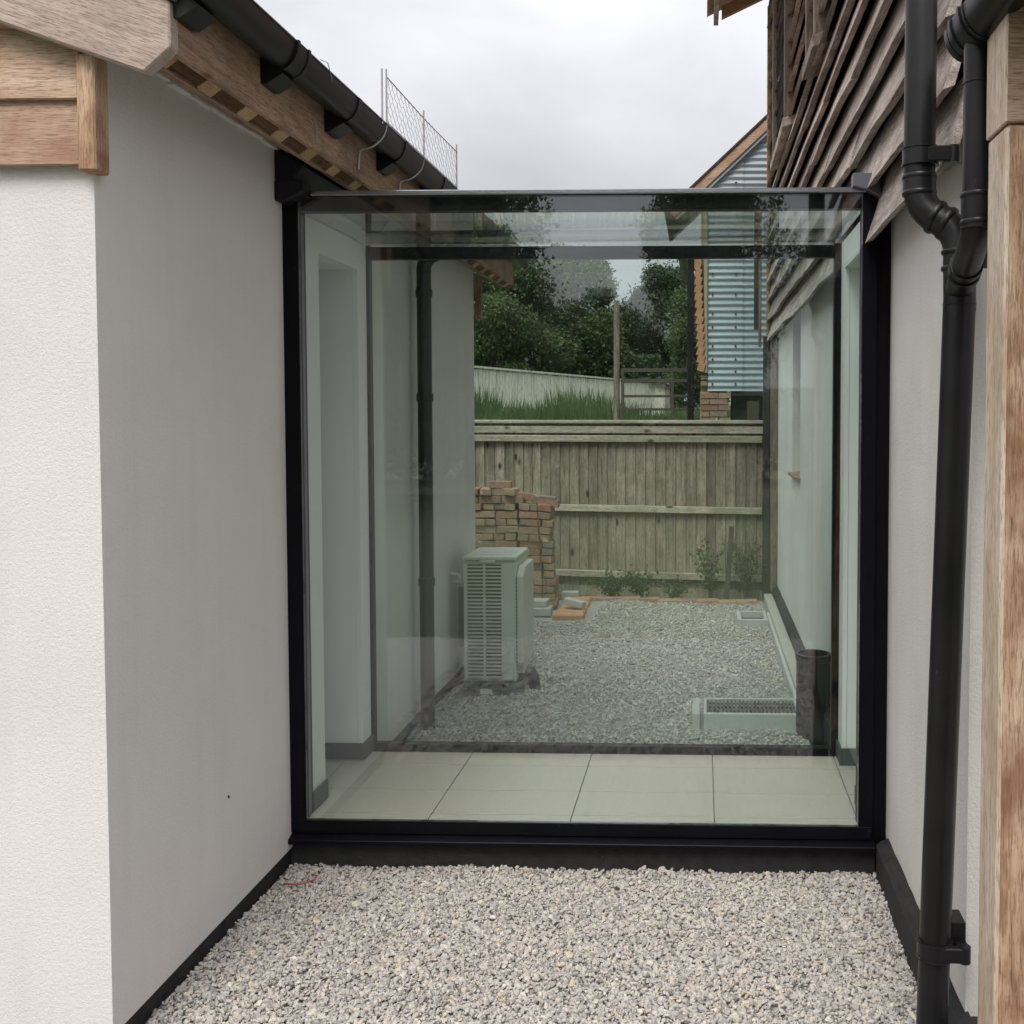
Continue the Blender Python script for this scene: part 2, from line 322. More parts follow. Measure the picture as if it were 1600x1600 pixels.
ICO = bmesh.new(); bmesh.ops.create_icosphere(ICO, subdivisions=1, radius=1); I1v = np.array([v.co[:] for v in ICO.verts]); I1f = np.array([[v.index for v in f.verts] for f in ICO.faces])
ICO2 = bmesh.new(); bmesh.ops.create_icosphere(ICO2, subdivisions=2, radius=1); I2v = np.array([v.co[:] for v in ICO2.verts]); I2f = np.array([[v.index for v in f.verts] for f in ICO2.faces])
def stones(name, n, xr, yr, size, base, keep=None, layers=.012, label=None):
    base_v, base_f = base; nv = len(base_v)
    shapes = []
    for _ in range(14):
        d = base_v.copy()
        for _ in range(6):                          # chop facets off a ball: broken stone
            nrm = rng.normal(size=3); nrm /= np.linalg.norm(nrm); h = rng.uniform(.45, .85); dd = d @ nrm; ex = np.clip(dd - h, 0, None); d = d - ex[:, None] * nrm
        shapes.append(d * (1 + rng.normal(size=(nv, 1)) * .05))
    x = rng.uniform(*xr, n); y = rng.uniform(*yr, n)
    if keep is not None: k = keep(x, y); x, y = x[k], y[k]; n = len(x)
    s = size * np.exp(rng.normal(size=n) * .28) * .5
    sc = np.stack([s * rng.uniform(.9, 1.4, n), s * rng.uniform(.75, 1.1, n), s * rng.uniform(.42, .72, n)], 1)
    q = rng.normal(size=(n, 4)); q[:, 1:3] *= .33; q /= np.linalg.norm(q, axis=1, keepdims=True)
    w_, a, b, c = q[:, 0], q[:, 1], q[:, 2], q[:, 3]
    Rm = np.stack([np.stack([1 - 2 * (b * b + c * c), 2 * (a * b - c * w_), 2 * (a * c + b * w_)], 1), np.stack([2 * (a * b + c * w_), 1 - 2 * (a * a + c * c), 2 * (b * c - a * w_)], 1), np.stack([2 * (a * c - b * w_), 2 * (b * c + a * w_), 1 - 2 * (a * a + b * b)], 1)], 1)
    idx = rng.integers(0, 14, n); SV = np.array(shapes)[idx] * sc[:, None, :]
    V = np.einsum('nij,nkj->nki', Rm, SV); z = np.array([GZ(p, q2) for p, q2 in zip(x, y)]) + rng.uniform(0, layers, n) + sc[:, 2] * .35
    V += np.stack([x, y, z], 1)[:, None, :]
    F = base_f[None] + (np.arange(n) * nv)[:, None, None]
    t = np.clip(rng.beta(1.4, 1.5, n), 0, 1)
    o = np_mesh(name, V.reshape(-1, 3), F.reshape(-1, 3), 'stone', tint=np.repeat(t, nv), smooth=False)
    return tag(o, label, None, None, 'stuff')
stones('gravel', 52000, (-1.73, .72), (2.9, 4.19), .0158, (I1v, I1f), keep=lambda x, y: (x > -1.72) & ((y > 2.9) | (x < .7)), layers=.016, label='pale angular gravel filling the gap in front of the glass link')
stones('gravel', 7000, (-1.9, .9), (-.25, 2.9), .026, (I1v, I1f), label='pale gravel in front of the link, reflected low in the glass')
stones('gravel', 50000, (-2.3, .60), (5.14, 10.3), .018, (I1v, I1f), keep=lambda x, y: ~((x > -.06) & (y > 6.09) & (y < 6.56)) & ~((x < -1.0) & (y > 9.35)) & ~((x > .3) & (y > 9.1) & (y < 9.6)) & ((x > -1.72) | (y > 7.7)), layers=.016, label='pale gravel of the yard beyond the glass link')

# ================================================================== left building
lh = thing('house', (-1.72, 2.875, 0), 'low pale rendered building with oak bargeboard and eaves, left of the glass', 'house')
b = MB()
b.box(-7, -1.72, 2.875, 4.25, .08, 2.985); b.box(-7, -1.722, 5.08, 7.72, .08, 2.985)
b.box(-7, -2.9, 4.25, 5.08, .08, 2.985); b.box(-2.9, -1.69, 4.25, 4.43, .2, 2.985); b.box(-2.9, -1.69, 4.93, 5.08, .2, 2.985); b.box(-2.9, -1.69, 4.43, 4.93, 2.6, 2.985)
b.build('rendered_wall', 'white_render', lh)
b = MB(); b.box(-6.98, -1.735, 2.89, 4.24, -.1, .079); b.box(-6.98, -1.737, 5.09, 7.70, -.1, .079); b.build('plinth', 'plinth', lh)
# interior lining with the doorway
b = MB(); b.box(-1.689, -1.665, 4.262, 4.43, .205, 2.734); b.box(-1.689, -1.665, 4.93, 5.075, .205, 2.734); b.box(-1.689, -1.665, 4.43, 4.93, 2.6, 2.734)
b.box(-2.88, -1.692, 4.41, 4.432, .205, 2.6); b.box(-2.88, -1.692, 4.928, 4.95, .205, 2.6); b.box(-2.88, -1.692, 4.432, 4.928, 2.598, 2.62); b.box(-2.9, -2.88, 4.43, 4.93, .2, 2.6)
b.build('interior_lining', 'paint', lh)
for q_ in ((-1.664, -1.652, 4.262, 4.43, .204, .285), (-1.664, -1.652, 4.916, 5.07, .204, .285), (-2.86, -1.6645, 4.916, 4.927, .2045, .2845)): MB().box(*q_).build('skirting', 'skirting', lh, bevel=.002)
box('fascia_board', 'oak_y', lh, (-1.475, -1.45, 2.834, 7.9, 2.895, 3.14), .003)
tag(lh.children[-1], None)
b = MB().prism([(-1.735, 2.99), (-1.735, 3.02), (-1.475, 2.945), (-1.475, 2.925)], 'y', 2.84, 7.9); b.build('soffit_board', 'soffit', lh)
y = 2.803
while y < 7.8:                                      # rafter feet between fascia and wall, dark boarding in between
    MB().prism([(-1.514, 2.872), (-1.53, 2.94), (-1.476, 2.94), (-1.476, 2.900)], 'y', max(y, 2.836), y + .085).build('rafter', 'oak_block', lh, bevel=.003)
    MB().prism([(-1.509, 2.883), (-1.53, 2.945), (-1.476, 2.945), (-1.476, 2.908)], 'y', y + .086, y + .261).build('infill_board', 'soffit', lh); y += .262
MB().prism([(-1.585, 2.905), (-1.585, 2.955), (-1.531, 2.938), (-1.5155, 2.871)], 'y', 2.84, 7.88).build('soffit_batten', 'oak_y', lh, bevel=.003)
MB().prism([(-1.68, 2.958), (-1.68, 2.992), (-1.635, 2.98), (-1.635, 2.942)], 'y', 2.84, 7.88).build('soffit_batten', 'oak_y', lh, bevel=.003)
b = MB(); yy = 2.88                                  # ragged bead of mortar along the wall head
while yy < 4.1:
    l = random.uniform(.05, .13); b.box(-1.722, -1.70 + random.uniform(-.006, .006), yy, yy + l, 2.962 + random.uniform(-.004, .004), 2.988, jig=.003); yy += l + .002
b.build('mortar_bead', 'white_render', lh, bevel=.003)
# bargeboard on the gable
sl = .347
MB().prism([(-1.447, 3.022), (-1.447, 2.899), (-1.522, 2.834), (-4.6, 2.834 + sl * 3.078), (-4.6, 3.022 + sl * 3.153)], 'y', 2.785, 2.832).build('bargeboard', 'oak_pale', lh, bevel=.004)
MB().prism([(-1.437, 3.026), (-1.437, 3.11), (-4.6, 3.11 + sl * 3.163), (-4.6, 3.026 + sl * 3.163)], 'y', 2.77, 2.83).build('barge_capping', 'oak_pale', lh, bevel=.003)
for i in range(4):                                  # feather-edge cladding of the gable
    z0 = 2.597 + .183 * i; x1 = -1.738 if i < 2 else -1.738 - (i - 1) * .5
    MB().prism([(2.838, z0), (2.862, z0), (2.868, z0 + .2), (2.858, z0 + .2)], 'x', -4.4, x1).build('cladding_board', 'oak_x', lh, bevel=.002)
MB().box(-1.737, -1.685, 2.826, 2.897, 2.578, 2.90).build('corner_post', 'oak_z', lh, bevel=.005)
b = MB(); b.prism([(-1.435, 3.142), (-1.435, 3.172), (-7, 3.172 + sl * 5.56), (-7, 3.142 + sl * 5.56)], 'y', 2.74, 7.95); b.build('roof', 'clay', lh)
MB().box(-1.715, -1.665, 7.722, 7.76, 2.62, 2.93).build('eaves_bracket', 'oak_z', lh, bevel=.004)

# gutter along the left eaves
gt = thing('gutter', (-1.39, 2.75, 3.0), 'black half-round gutter along the oak eaves of the left building', 'gutter')
def gutter_profile(cx, cz, a, h, n=14, th=.004):
    out = [(cx + a * math.cos(math.pi + math.pi * k / n), cz + h * math.sin(math.pi + math.pi * k / n)) for k in range(n + 1)]
    inn = [(cx + (a - th) * math.cos(math.pi * 2 - math.pi * k / n), cz + (h - th) * math.sin(math.pi * 2 - math.pi * k / n)) for k in range(n + 1)]
    return out + inn
GX, GZc = -1.388, 3.122
MB().prism(gutter_profile(GX, GZc, .0585, .085), 'y', 2.74, 7.95).build('gutter_channel', 'plastic', gt, smooth=True)
MB().tube([(-1.332, 2.74, 3.122), (-1.332, 7.95, 3.122)], .006, 8).build('gutter_lip', 'plastic', gt, smooth=True)
for i, yb in enumerate((2.86, 3.42, 3.99, 4.62, 5.32, 6.0, 6.7)):
    wd = .085 if i == 1 else (.12 if i == 0 else .035)
    br = MB().prism(gutter_profile(GX, GZc + .002, .064, .092, th=.007), 'y', yb - wd / 2, yb + wd / 2).build('gutter_bracket', 'plastic', gt, smooth=True)
    MB().prism([(-1.449, 3.125), (-1.449, 2.985), (-1.43, 2.985), (-1.375, 3.018), (-1.40, 3.04), (-1.445, 3.11)], 'y', yb - .055, yb + .055).build('bracket_foot', 'plastic', br)
    if i == 1:
        for dy in (-.045, .045):
            MB().prism(gutter_profile(GX, GZc + .004, .068, .097, th=.01), 'y', yb + dy - .008, yb + dy + .008).build('union_rim', 'plastic', br, smooth=True)
# chicken-wire screen standing on the gutter
ws = thing('wire_screen', (-1.33, 4.28, 3.115), 'low galvanised chicken-wire screen standing along the gutter edge', 'wire screen')
ys0, ys1, zs0, zs1 = 4.33, 5.57, 3.128, 3.322
b = MB(); nc = 40; cw = (ys1 - ys0) / nc; nr = 7; rh = (zs1 - zs0) / nr
for c in range(nc):
    path = []
    for r_ in range(nr + 1):
        for t in (0, .55):
            z = zs0 + (r_ + t) * rh
            if z > zs1 + 1e-4: continue
            s = 1 if (r_ + c) % 2 == 0 else -1
            path.append((-1.33 + random.uniform(-.002, .002), ys0 + (c + .5) * cw + s * cw * .42, z))
    b.tube(path, .0011, 3, cap=False)
b.build('wire_netting', 'galv', ws)
MB().tube([(-1.33, ys0, zs1), (-1.333, (ys0 + ys1) / 2, zs1 - .006), (-1.33, ys1, zs1)], .0028, 5).build('top_wire', 'galv', ws)
MB().tube([(-1.33, ys0, zs0 + .004), (-1.33, ys1, zs0 + .004)], .0025, 5).build('bottom_wire', 'galv', ws)
for k, (yk, zt) in enumerate(((4.275, 3.335), (4.335, 3.352), (4.915, 3.35), (5.572, 3.36))):
    tie = [(-1.33, yk, zt), (-1.33, yk, 3.11)]
    if k: tie += [(-1.345, yk - .01, 3.06), (-1.39, yk - .02, 3.02), (-1.44, yk - .02, 3.015), (-1.446, yk - .02, 2.93)]
    MB().tube(fillet(tie, .03, 4), .0042, 6).build('wire_stake', 'galv', ws, smooth=True)
MB().tube([(-1.445, 3.84, 2.92), (-1.447, 3.84, 2.985), (-1.44, 3.80, 3.0), (-1.437, 3.83, 3.02), (-1.437, 3.85, 3.06), (-1.36, 3.75, 3.075), (-1.325, 3.68, 3.10), (-1.322, 3.63, 3.14), (-1.33, 3.58, 3.135)], .0016, 5)\
    .build('loose_wire', 'galv', None, loc=(-1.445, 3.84, 2.92))
tag(bpy.data.objects['loose_wire'], 'thin loose wire hooked over the left gutter near its joint', 'wire')

# ================================================================== right building (barn)
rh_ = thing('barn', (.77, 2.94, 0), 'tall barn clad in wavy grey boards over pale render, right of the glass', 'barn')
b = MB(); WT = 2.86
b.box(.77, 6, 2.94, 4.25, .14, 2.75); b.box(.77, 6, 5.08, 8.03, .14, 2.75); b.box(.77, 6, 8.72, 10.62, .14, 2.75); b.box(.77, 6, 8.03, 8.72, .14, 1.405)
b.box(.93, 6, 8.03, 8.72, 1.405, 2.75); b.box(1.6, 6, 4.25, 5.08, .14, 2.75)
b.build('rendered_wall', 'right_render', rh_)
b = MB(); b.box(.775, 6, 2.93, 10.62, 2.752, 6.3); b.build('wall_core', 'dark_z', rh_)
b = MB(); b.box(.70, .722, 4.262, 4.43, .205, 2.734); b.box(.70, .722, 4.93, 5.075, .205, 2.734); b.box(.70, .722, 4.43, 4.93, 2.6, 2.734)
b.box(.724, 1.58, 4.41, 4.432, .205, 2.6); b.box(.724, 1.58, 4.928, 4.95, .205, 2.6); b.box(.724, 1.58, 4.432, 4.928, 2.598, 2.62); b.box(1.58, 1.6, 4.43, 4.93, .2, 2.6)
b.v = [(x - .018, y, z) if x < .73 else (x, y, z) for x, y, z in b.v]
b.build('interior_lining', 'paint', rh_)
for q_ in ((.669, .681, 4.262, 4.43, .204, .285), (.669, .681, 4.916, 5.07, .204, .285), (.6815, 1.57, 4.916, 4.927, .2045, .2845)): MB().box(*q_).build('skirting', 'skirting', rh_, bevel=.002)
# black plinth with a chamfered, uneven lip
def plinth_run(y0, y1, zt):
    b = MB(); ys = np.arange(y0, y1 + .01, .07); pr = []
    for yy in ys:
        j = random.uniform(-.006, .006); pr.append([(.72, yy, -.1), (.72, yy, zt - .025 + j), (.738, yy, zt - .008 + j), (.778, yy, zt + .008 + j * .6), (.778, yy, -.1)])
    b.v = [p for q in pr for p in q]
    for i in range(len(pr) - 1):
        for k in range(5): b.f.append((i * 5 + k, i * 5 + (k + 1) % 5, (i + 1) * 5 + (k + 1) % 5, (i + 1) * 5 + k))
    b.f += [tuple(range(5)), tuple(range((len(pr) - 1) * 5, len(pr) * 5))]; return b
plinth_run(2.70, 4.19, .155).build('plinth', 'plinth', rh_)
plinth_run(5.12, 10.5, .165).build('plinth', 'plinth', rh_)
MB().box(.779, 6, 2.90, 2.938, -.1, .15).build('plinth', 'plinth', rh_)
# waney-edged weatherboards, each its own piece
def waney(y0, y1, z0, course):
    n = max(4, int((y1 - y0) / .07)); ph = random.uniform(0, 60); b = MB(); fr = random.uniform(1.6, 2.6)
    amp = random.uniform(.004, .011); out = random.uniform(-.005, .005); th = random.uniform(.030, .042)
    for i in range(n + 1):
        yy = y0 + (y1 - y0) * i / n
        wv = amp * (math.sin(fr * yy + ph) + .6 * math.sin(fr * 2.3 * yy + ph * 1.7) + .2 * math.sin(fr * 4.1 * yy + ph * .3)) + random.uniform(-.0015, .0015)
        wo_ = .004 * math.sin(1.9 * yy + ph * 2.2) + out; z = z0 + wv + .008 * (yy - 4)
        b.v += [(.762, yy, z0 + .275 + .008 * (yy - 4)), (.742, yy, z0 + .275 + .008 * (yy - 4)), (.692 + wo_, yy, z + .10), (.660 + wo_, yy, z), (.660 + th + wo_, yy, z + .012)]
    for i in range(n):
        for k in range(5): b.f.append((i * 5 + k, i * 5 + (k + 1) % 5, (i + 1) * 5 + (k + 1) % 5, (i + 1) * 5 + k))
    b.f += [tuple(range(5)), tuple(range(n * 5, n * 5 + 5))]
    return b
for k in range(18):
    z0 = 2.60 + .197 * k
    segs = [(2.86, 4.235), (5.12, 10.60)] if k == 0 else [(2.86, 10.60)]
    for (a, e) in segs:
        yy = a
        while yy < e - .01:
            l = random.uniform(1.6, 3.1)
            if e - yy - l < .9: l = e - yy
            waney(yy, yy + l - .006, z0 + random.uniform(-.006, .006), k).build('weatherboard', 'weather_y', rh_); yy += l
MB().box(.664, .70, 10.604, 10.65, 2.72, 6.05).build('corner_board', 'oak_block', rh_, bevel=.004)
MB().box(.702, .78, 10.606, 10.645, 2.7, 6.05).build('corner_board', 'weather_z', rh_, bevel=.004)
# upper windows: jambs, sill and a dark pane
for (wy0, wy1, wz) in ((5.98, 6.5, 4.08), (8.1, 9.5, 4.22)):
    for (p, q) in ((wy0, wy0 + .075), (wy1 - .075, wy1)):
        MB().box(.64, .76, p, q, wz, wz + 1.5).build('window_jamb', 'weather_z', rh_, bevel=.004)
    MB().prism([(.625, wz - .09), (.625, wz - .02), (.76, wz + .02), (.76, wz - .05)], 'y', wy0 - .04, wy1 + .04).build('window_sill', 'weather_y', rh_, bevel=.004)
    f = MB().box(.655, .70, wy0 + .077, wy1 - .077, wz + .012, wz + .07).build('window_frame', 'weather_y', rh_)
    MB().box(.675, .68, wy0 + .08, wy1 - .08, wz + .07, wz + 1.48).build('pane', 'pane', f)
for i in range(5):                                  # rafter feet under the far end of the high eaves
    yy = 9.05 + .42 * i
    MB().prism([(.2, 5.98), (.2, 6.10), (.8, 6.38), (.8, 6.26)], 'y', yy, yy + .07).build('rafter', 'oak_block', rh_, bevel=.004)
MB().prism([(.12, 6.02), (.12, 6.15), (.17, 6.17), (.17, 6.02)], 'y', 8.9, 11.05).build('eaves_fascia', 'weather_y', rh_, bevel=.004)
MB().prism([(.05, 6.13), (.05, 6.18), (4.0, 8.06), (4.0, 8.0)], 'y', 3.0, 11.1).build('roof', 'clay', rh_)
# rear end posts and boards
MB().box(.632, .70, 10.56, 10.63, 0, 2.70).build('rear_post', 'dark_z', rh_, bevel=.004)
MB().box(.702, .765, 10.52, 10.60, .0, 2.72).build('rear_post', 'dark_z', rh_, bevel=.004)
MB().box(.702, .768, 10.34, 10.515, .1, 2.66).build('rear_post', 'weather_z', rh_, bevel=.004)
MB().box(.54, .585, 10.66, 10.70, 2.78, 4.1).build('end_board', 'dark_z', rh_, bevel=.003)
MB().box(.588, .617, 10.66, 10.71, 2.6, 4.1).build('end_board', 'weather_z', rh_, bevel=.003)
MB().box(.66, .76, 10.40, 10.54, -.02, .03).build('post_base', 'block', rh_, bevel=.004)
# rear small window
f = MB(); f.box(.90, .929, 8.03, 8.72, 1.41, 1.46); f.box(.90, .929, 8.03, 8.08, 1.46, 2.6); f.box(.90, .929, 8.67, 8.72, 1.46, 2.6); wf = f.build('window_frame', 'dark_z', rh_)
MB().box(.918, .924, 8.08, 8.67, 1.46, 2.6).build('pane', 'pane', wf)
MB().prism([(.735, 1.385), (.735, 1.41), (.93, 1.425), (.93, 1.405)], 'y', 7.99, 8.75).build('window_sill', 'oak_y', rh_, bevel=.003)
# concrete ledge at the foot of the barn wall
cl = thing('concrete_ledge', (.66, 6.0, 0), 'weathered concrete ledge running along the foot of the barn wall', 'ledge')
b = MB(); b.box(.632, .719, 6.0, 10.35, -.1, .085); b.build('ledge', 'concrete', cl, bevel=.008)
MB().box(.602, .630, 6.46, 9.44, -.1, .07).build('kerb_strip', 'block', cl, bevel=.006)

# ================================================================== glass link
gl = thing('glass_link', (-.5, 4.2, 0), 'frameless glass corridor with black edges joining the two buildings', 'glass link')
X0, X1, YF, YR = -1.735, .77, 4.18, 5.06
fb = (('post', (X0, -1.655, YF, YF + .08, .2005, 2.79)), ('post', (.648, .706, YF, YF + .08, .2005, 2.79)), ('post', (.708, X1 - .002, YF + .04, YF + .10, .10, 2.79)),
      ('head', (-1.654, .647, YF + .024, YF + .08, 2.735, 2.79)), ('bottom_rail', (X0, .706, YF, YF + .021, .145, .1995)))
for nm, q_ in fb: ff = MB().box(*q_).build(nm, 'black', gl, bevel=.002)
MB().box(-1.6535, -1.651, YF + .026, YF + .05, .201, 2.72).build('spacer_bar', 'lead', ff)
MB().box(-1.654, .647, YF + .002, YF + .020, .201, 2.788).build('front_pane', 'glass_front', gl)
MB().prism([(YF - .035, .108), (YF - .035, .128), (YF + .02, .144), (YF + .07, .144), (YF + .07, .108)], 'x', X0 + .003, .716).build('sill', 'black', gl, bevel=.002)
MB().box(X0 + .004, .719, YF + .015, YF + .10, -.1, .106).build('base_wall', 'plinth', gl)
MB().prism([(YF - .012, 2.792), (YF - .012, 2.812), (YF + .12, 2.818), (YF + .12, 2.792)], 'x', -1.60, .66).build('roof_capping', 'capping', gl, bevel=.004)
MB().box(-1.66, .66, YF + .084, YR + .075, 2.738, 2.762).build('roof_pane', 'glass_roof', gl)
for nm, q_ in (('post', (-1.706, -1.65, YR, YR + .05, .2, 2.736)), ('post', (.648, .70, YR, YR + .05, .2, 2.736)), ('head', (-1.649, .647, YR, YR + .05, 2.668, 2.728)), ('bottom_rail', (-1.649, .647, YR, YR + .05, .2, .238))):
    MB().box(*q_).build(nm, 'black', gl, bevel=.002)
MB().box(-1.69, .69, YR + .053, YR + .073, .19, 2.735).build('rear_pane', 'glass_rear', gl)
MB().box(-1.72, .70, YR, YR + .08, -.1, .187).build('base_wall', 'plinth', gl)
MB().box(-1.719, -1.655, YF - .06, YR + .2, 2.83, 2.965).build('roof_upstand', 'upstand', gl, bevel=.004)
MB().prism([(-1.719, 2.965), (-1.60, 2.90), (-1.655, 2.83), (-1.719, 2.83)], 'y', YF - .07, YR + .2).build('roof_upstand', 'upstand', gl, bevel=.003)
MB().prism([(-1.719, 2.76), (-1.719, 2.84), (-1.60, 2.838), (-1.60, 2.80), (-1.69, 2.752)], 'y', YF - .075, YF + .01).build('corner_flashing', 'upstand', gl, bevel=.003)
MB().prism([(.602, 2.81), (.602, 2.862), (.70, 2.862), (.722, 2.76), (.66, 2.795)], 'y', YF - .04, YF + .015).build('corner_flashing', 'lead', gl, bevel=.003)
fl = MB().box(-2.87, 1.57, YF + .105, YR - .002, .10, .192).build('floor', 'grout', gl)
txs = [-2.347, -1.747, -1.147, -.547, .056, .657, 1.257]; tys = [4.205, 4.267, 4.545, 4.872, 5.056]
for i in range(6):
    for j in range(4):
        ta, tb = (max(txs[i], -1.705), min(txs[i + 1], .702)) if j == 0 else (txs[i], txs[i + 1])
        if tb - ta < .03: continue
        MB().box(ta + .0022, tb - .0022, tys[j] + .0035, tys[j + 1] - .0035, .193 if j else .146, .2).build('tile', 'tile', fl, bevel=.001)

# ================================================================== downpipes and porch on the right
PIPE_R = .0435
dp = thing('downpipe', (.655, 2.85, .0), 'black main downpipe stepping back under the weatherboards to the gravel', 'downpipe')
top = [(.608, 2.9, 4.2), (.604, 2.9, 2.475), (.706, 2.86, 2.405), (.7045, 2.836, 2.18), (.648, 2.85, -.02)]
up = fillet(top[:4], .06, 7)
MB().tube(up, PIPE_R, 24).build('upper_pipe', 'plastic', dp, smooth=True)
MB().tube([(.7035, 2.835, 2.22), (.648, 2.85, -.02)], PIPE_R, 28).build('lower_pipe', 'plastic', dp, smooth=True)
for z in (2.56, 2.515):
    ring((.605, 2.9, z), (0, 0, 1), PIPE_R + .004, .013, 'plastic', dp)
MB().tube([(.605, 2.9, 2.565), (.605, 2.9, 2.51)], PIPE_R + .002, 24).build('socket', 'plastic', dp, smooth=True)
d12 = Vector(top[2]) - Vector(top[1])
for t in (.42, .70):
    ring(Vector(top[1]) + d12 * t, d12, PIPE_R + .005, .016, 'plastic', dp)
for z in (2.345, 2.30): ring((.704, 2.852, z), (0, 0, 1), PIPE_R + .004, .012, 'plastic', dp)
for z in (2.20,): ring((.7035, 2.835, z), (0, 0, 1), PIPE_R + .002, .004, 'plastic', dp)
def bracket(x, y, z, lug, tilt=0, h=.05):
    b = MB(); b.tube([(x, y, z - h / 2), (x, y, z - h * .42), (x, y, z - h * .4), (x, y, z + h * .4), (x, y, z + h * .42), (x, y, z + h / 2)], [PIPE_R + .008, PIPE_R + .008, PIPE_R + .005, PIPE_R + .005, PIPE_R + .008, PIPE_R + .008], 28)
    o = b.build('pipe_clip', 'plastic', dp, smooth=True)
    MB().box(x + .01, x + lug, y - PIPE_R - .004, y - PIPE_R + .02, z - h * .42, z + h * .42).build('clip_lug', 'plastic', o, bevel=.003)
    MB().tube([(x + lug, y - PIPE_R + .01, z - h * .46), (x + lug, y - PIPE_R + .01, z + h * .46)], .017, 14).build('clip_boss', 'plastic', o, smooth=True)
    MB().box(x + lug - .015, x + lug + .015, y - PIPE_R + .02, y + .10, z - h * .3, z + h * .3).build('clip_arm', 'plastic', o)
bracket(.606, 2.9, 2.615, .085)
bracket(.658, 2.847, .40, .075)
MB().box(.70, .745, 2.85, 2.93, .40, .47).build('clip_plate', 'plastic', dp)
bp = thing('downpipe', (.66, 2.5, 2.1), 'short black branch pipe dropping from the porch gutter into the main downpipe', 'downpipe')
q = [(.662, 2.5, 2.80), (.662, 2.5, 2.345), (.692, 2.75, 2.27), (.703, 2.85, 2.235)]
MB().tube(fillet(q, .07, 7), .0375, 24).build('branch_pipe', 'plastic', bp, smooth=True)
ring((.662, 2.5, 2.425), (0, 0, 1), .0425, .012, 'plastic', bp); ring((.662, 2.5, 2.36), (0, 0, 1), .0425, .012, 'plastic', bp)
MB().tube([(.662, 2.5, 2.425), (.662, 2.5, 2.345)], .0405, 24).build('socket', 'plastic', bp, smooth=True)
dq = Vector(q[2]) - Vector(q[1])
for t, r_ in ((.80, .0435), (.97, .0435)): ring(Vector(q[1]) + dq * t, dq, r_, .022, 'plastic', bp)
ring((.662, 2.5, 2.69), (0, 0, 1), .040, .005, 'plastic', bp)
# porch gutter
pg = thing('gutter', (.66, 2.5, 2.78), 'black half-round porch gutter at the top right, ending above the branch pipe', 'gutter')
MB().prism(gutter_profile(.66, 2.845, .060, .075), 'y', -1.0, 2.57).build('gutter_channel', 'plastic', pg, smooth=True)
MB().prism([(.66 + .062 * math.cos(math.pi + math.pi * k / 14), 2.846 + .077 * math.sin(math.pi + math.pi * k / 14)) for k in range(15)], 'y', 2.57, 2.60).build('stop_end', 'plastic', pg, smooth=True)
for yy in (2.44, 2.52):
    MB().prism(gutter_profile(.66, 2.848, .068, .084, th=.012), 'y', yy, yy + .016).build('outlet_rim', 'plastic', pg, smooth=True)
MB().prism(gutter_profile(.66, 2.846, .063, .079, th=.006), 'y', 2.42, 2.56).build('outlet', 'plastic', pg, smooth=True)
MB().box(.705, .735, 2.40, 2.56, 2.72, 2.846).build('gutter_bracket', 'plastic', pg, bevel=.003)
# oak porch
po = thing('oak_porch', (.75, 2.36, 0), 'orange oak porch post with beam on top, at the right edge', 'porch')
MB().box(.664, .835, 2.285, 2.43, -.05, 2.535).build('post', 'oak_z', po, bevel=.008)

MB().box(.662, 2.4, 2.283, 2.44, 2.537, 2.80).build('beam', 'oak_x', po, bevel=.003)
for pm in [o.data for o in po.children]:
    pm.materials.append(M['lit_oak'])
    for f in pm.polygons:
        if f.normal.x < -.6: f.material_index = 1              # left faces paler: open-sky light put into the oak colour
MB().box(.737, .76, -1.0, 2.92, 2.70, 2.88).build('fascia_board', 'dark_z', po)  # fascia coloured near black to give the shadow behind the porch gutter
MB().box(.765, .85, 2.46, 2.85, 2.30, 2.70).build('shadow_block', 'dark_z', po)  # dark block added as the shadow between branch pipe and beam

# ================================================================== beyond the link
# left-hand rear downpipe
rd = thing('downpipe', (-1.63, 6.05, 0), 'black downpipe on the shaded left wall seen through the glass', 'downpipe')
MB().tube(fillet([(-1.40, 6.08, 3.05), (-1.40, 6.08, 2.92), (-1.645, 6.05, 2.82), (-1.645, 6.05, -.02)], .07, 6), .043, 20).build('pipe', 'plastic', rd, smooth=True)
for z in (2.62, 2.0, .9): ring((-1.645, 6.05, z), (0, 0, 1), .05, .05, 'plastic', rd, 'pipe_clip')
MB().box(-1.53, -1.39, 5.98, 6.16, 2.83, 2.93).build('outlet_box', 'plastic', rd, bevel=.03, seg=3)
# heat pump
hp = thing('heat_pump', (-1.43, 6.9, .0), 'pale louvred heat pump unit standing on gravel by the left wall', 'heat pump')
hx0, hx1, hy0, hy1 = -1.615, -1.262, 6.87, 7.37
b = MB(); b.box(hx0, hx1, hy0 + .02, hy1, .075, .905); b.build('casing', 'unit', hp, bevel=.012, seg=2)
MB().box(hx0 - .006, hx1 + .006, hy0 + .002, hy1 + .006, .907, .935).build('lid', 'unit', hp, bevel=.01, seg=2)
for i in range(3): MB().box(hx0 + .03, hx1 - .03, hy0 + .1 + .12 * i, hy0 + .106 + .12 * i, .9352, .938).build('lid_rib', 'unit', hp)
MB().box(hx0 + .11, hx0 + .22, hy0 - .012, hy0 + .004, .893, .912).build('handle', 'unit', hp, bevel=.004)
gr = MB().box(hx0 + .012, hx1 - .085, hy0 + .012, hy0 + .0195, .10, .88).build('grille', 'unit_dark', hp)
xa, xb = hx0 + .012, hx1 - .085; xm = (xa + xb) / 2
for (p, q_) in ((xa - .012, xa + .012), (xm - .008, xm + .008), (xb - .012, xb + .075)):
    MB().box(p, q_, hy0, hy0 + .0115, .09, .885).build('grille_bar', 'unit', gr, bevel=.002)
sm = None
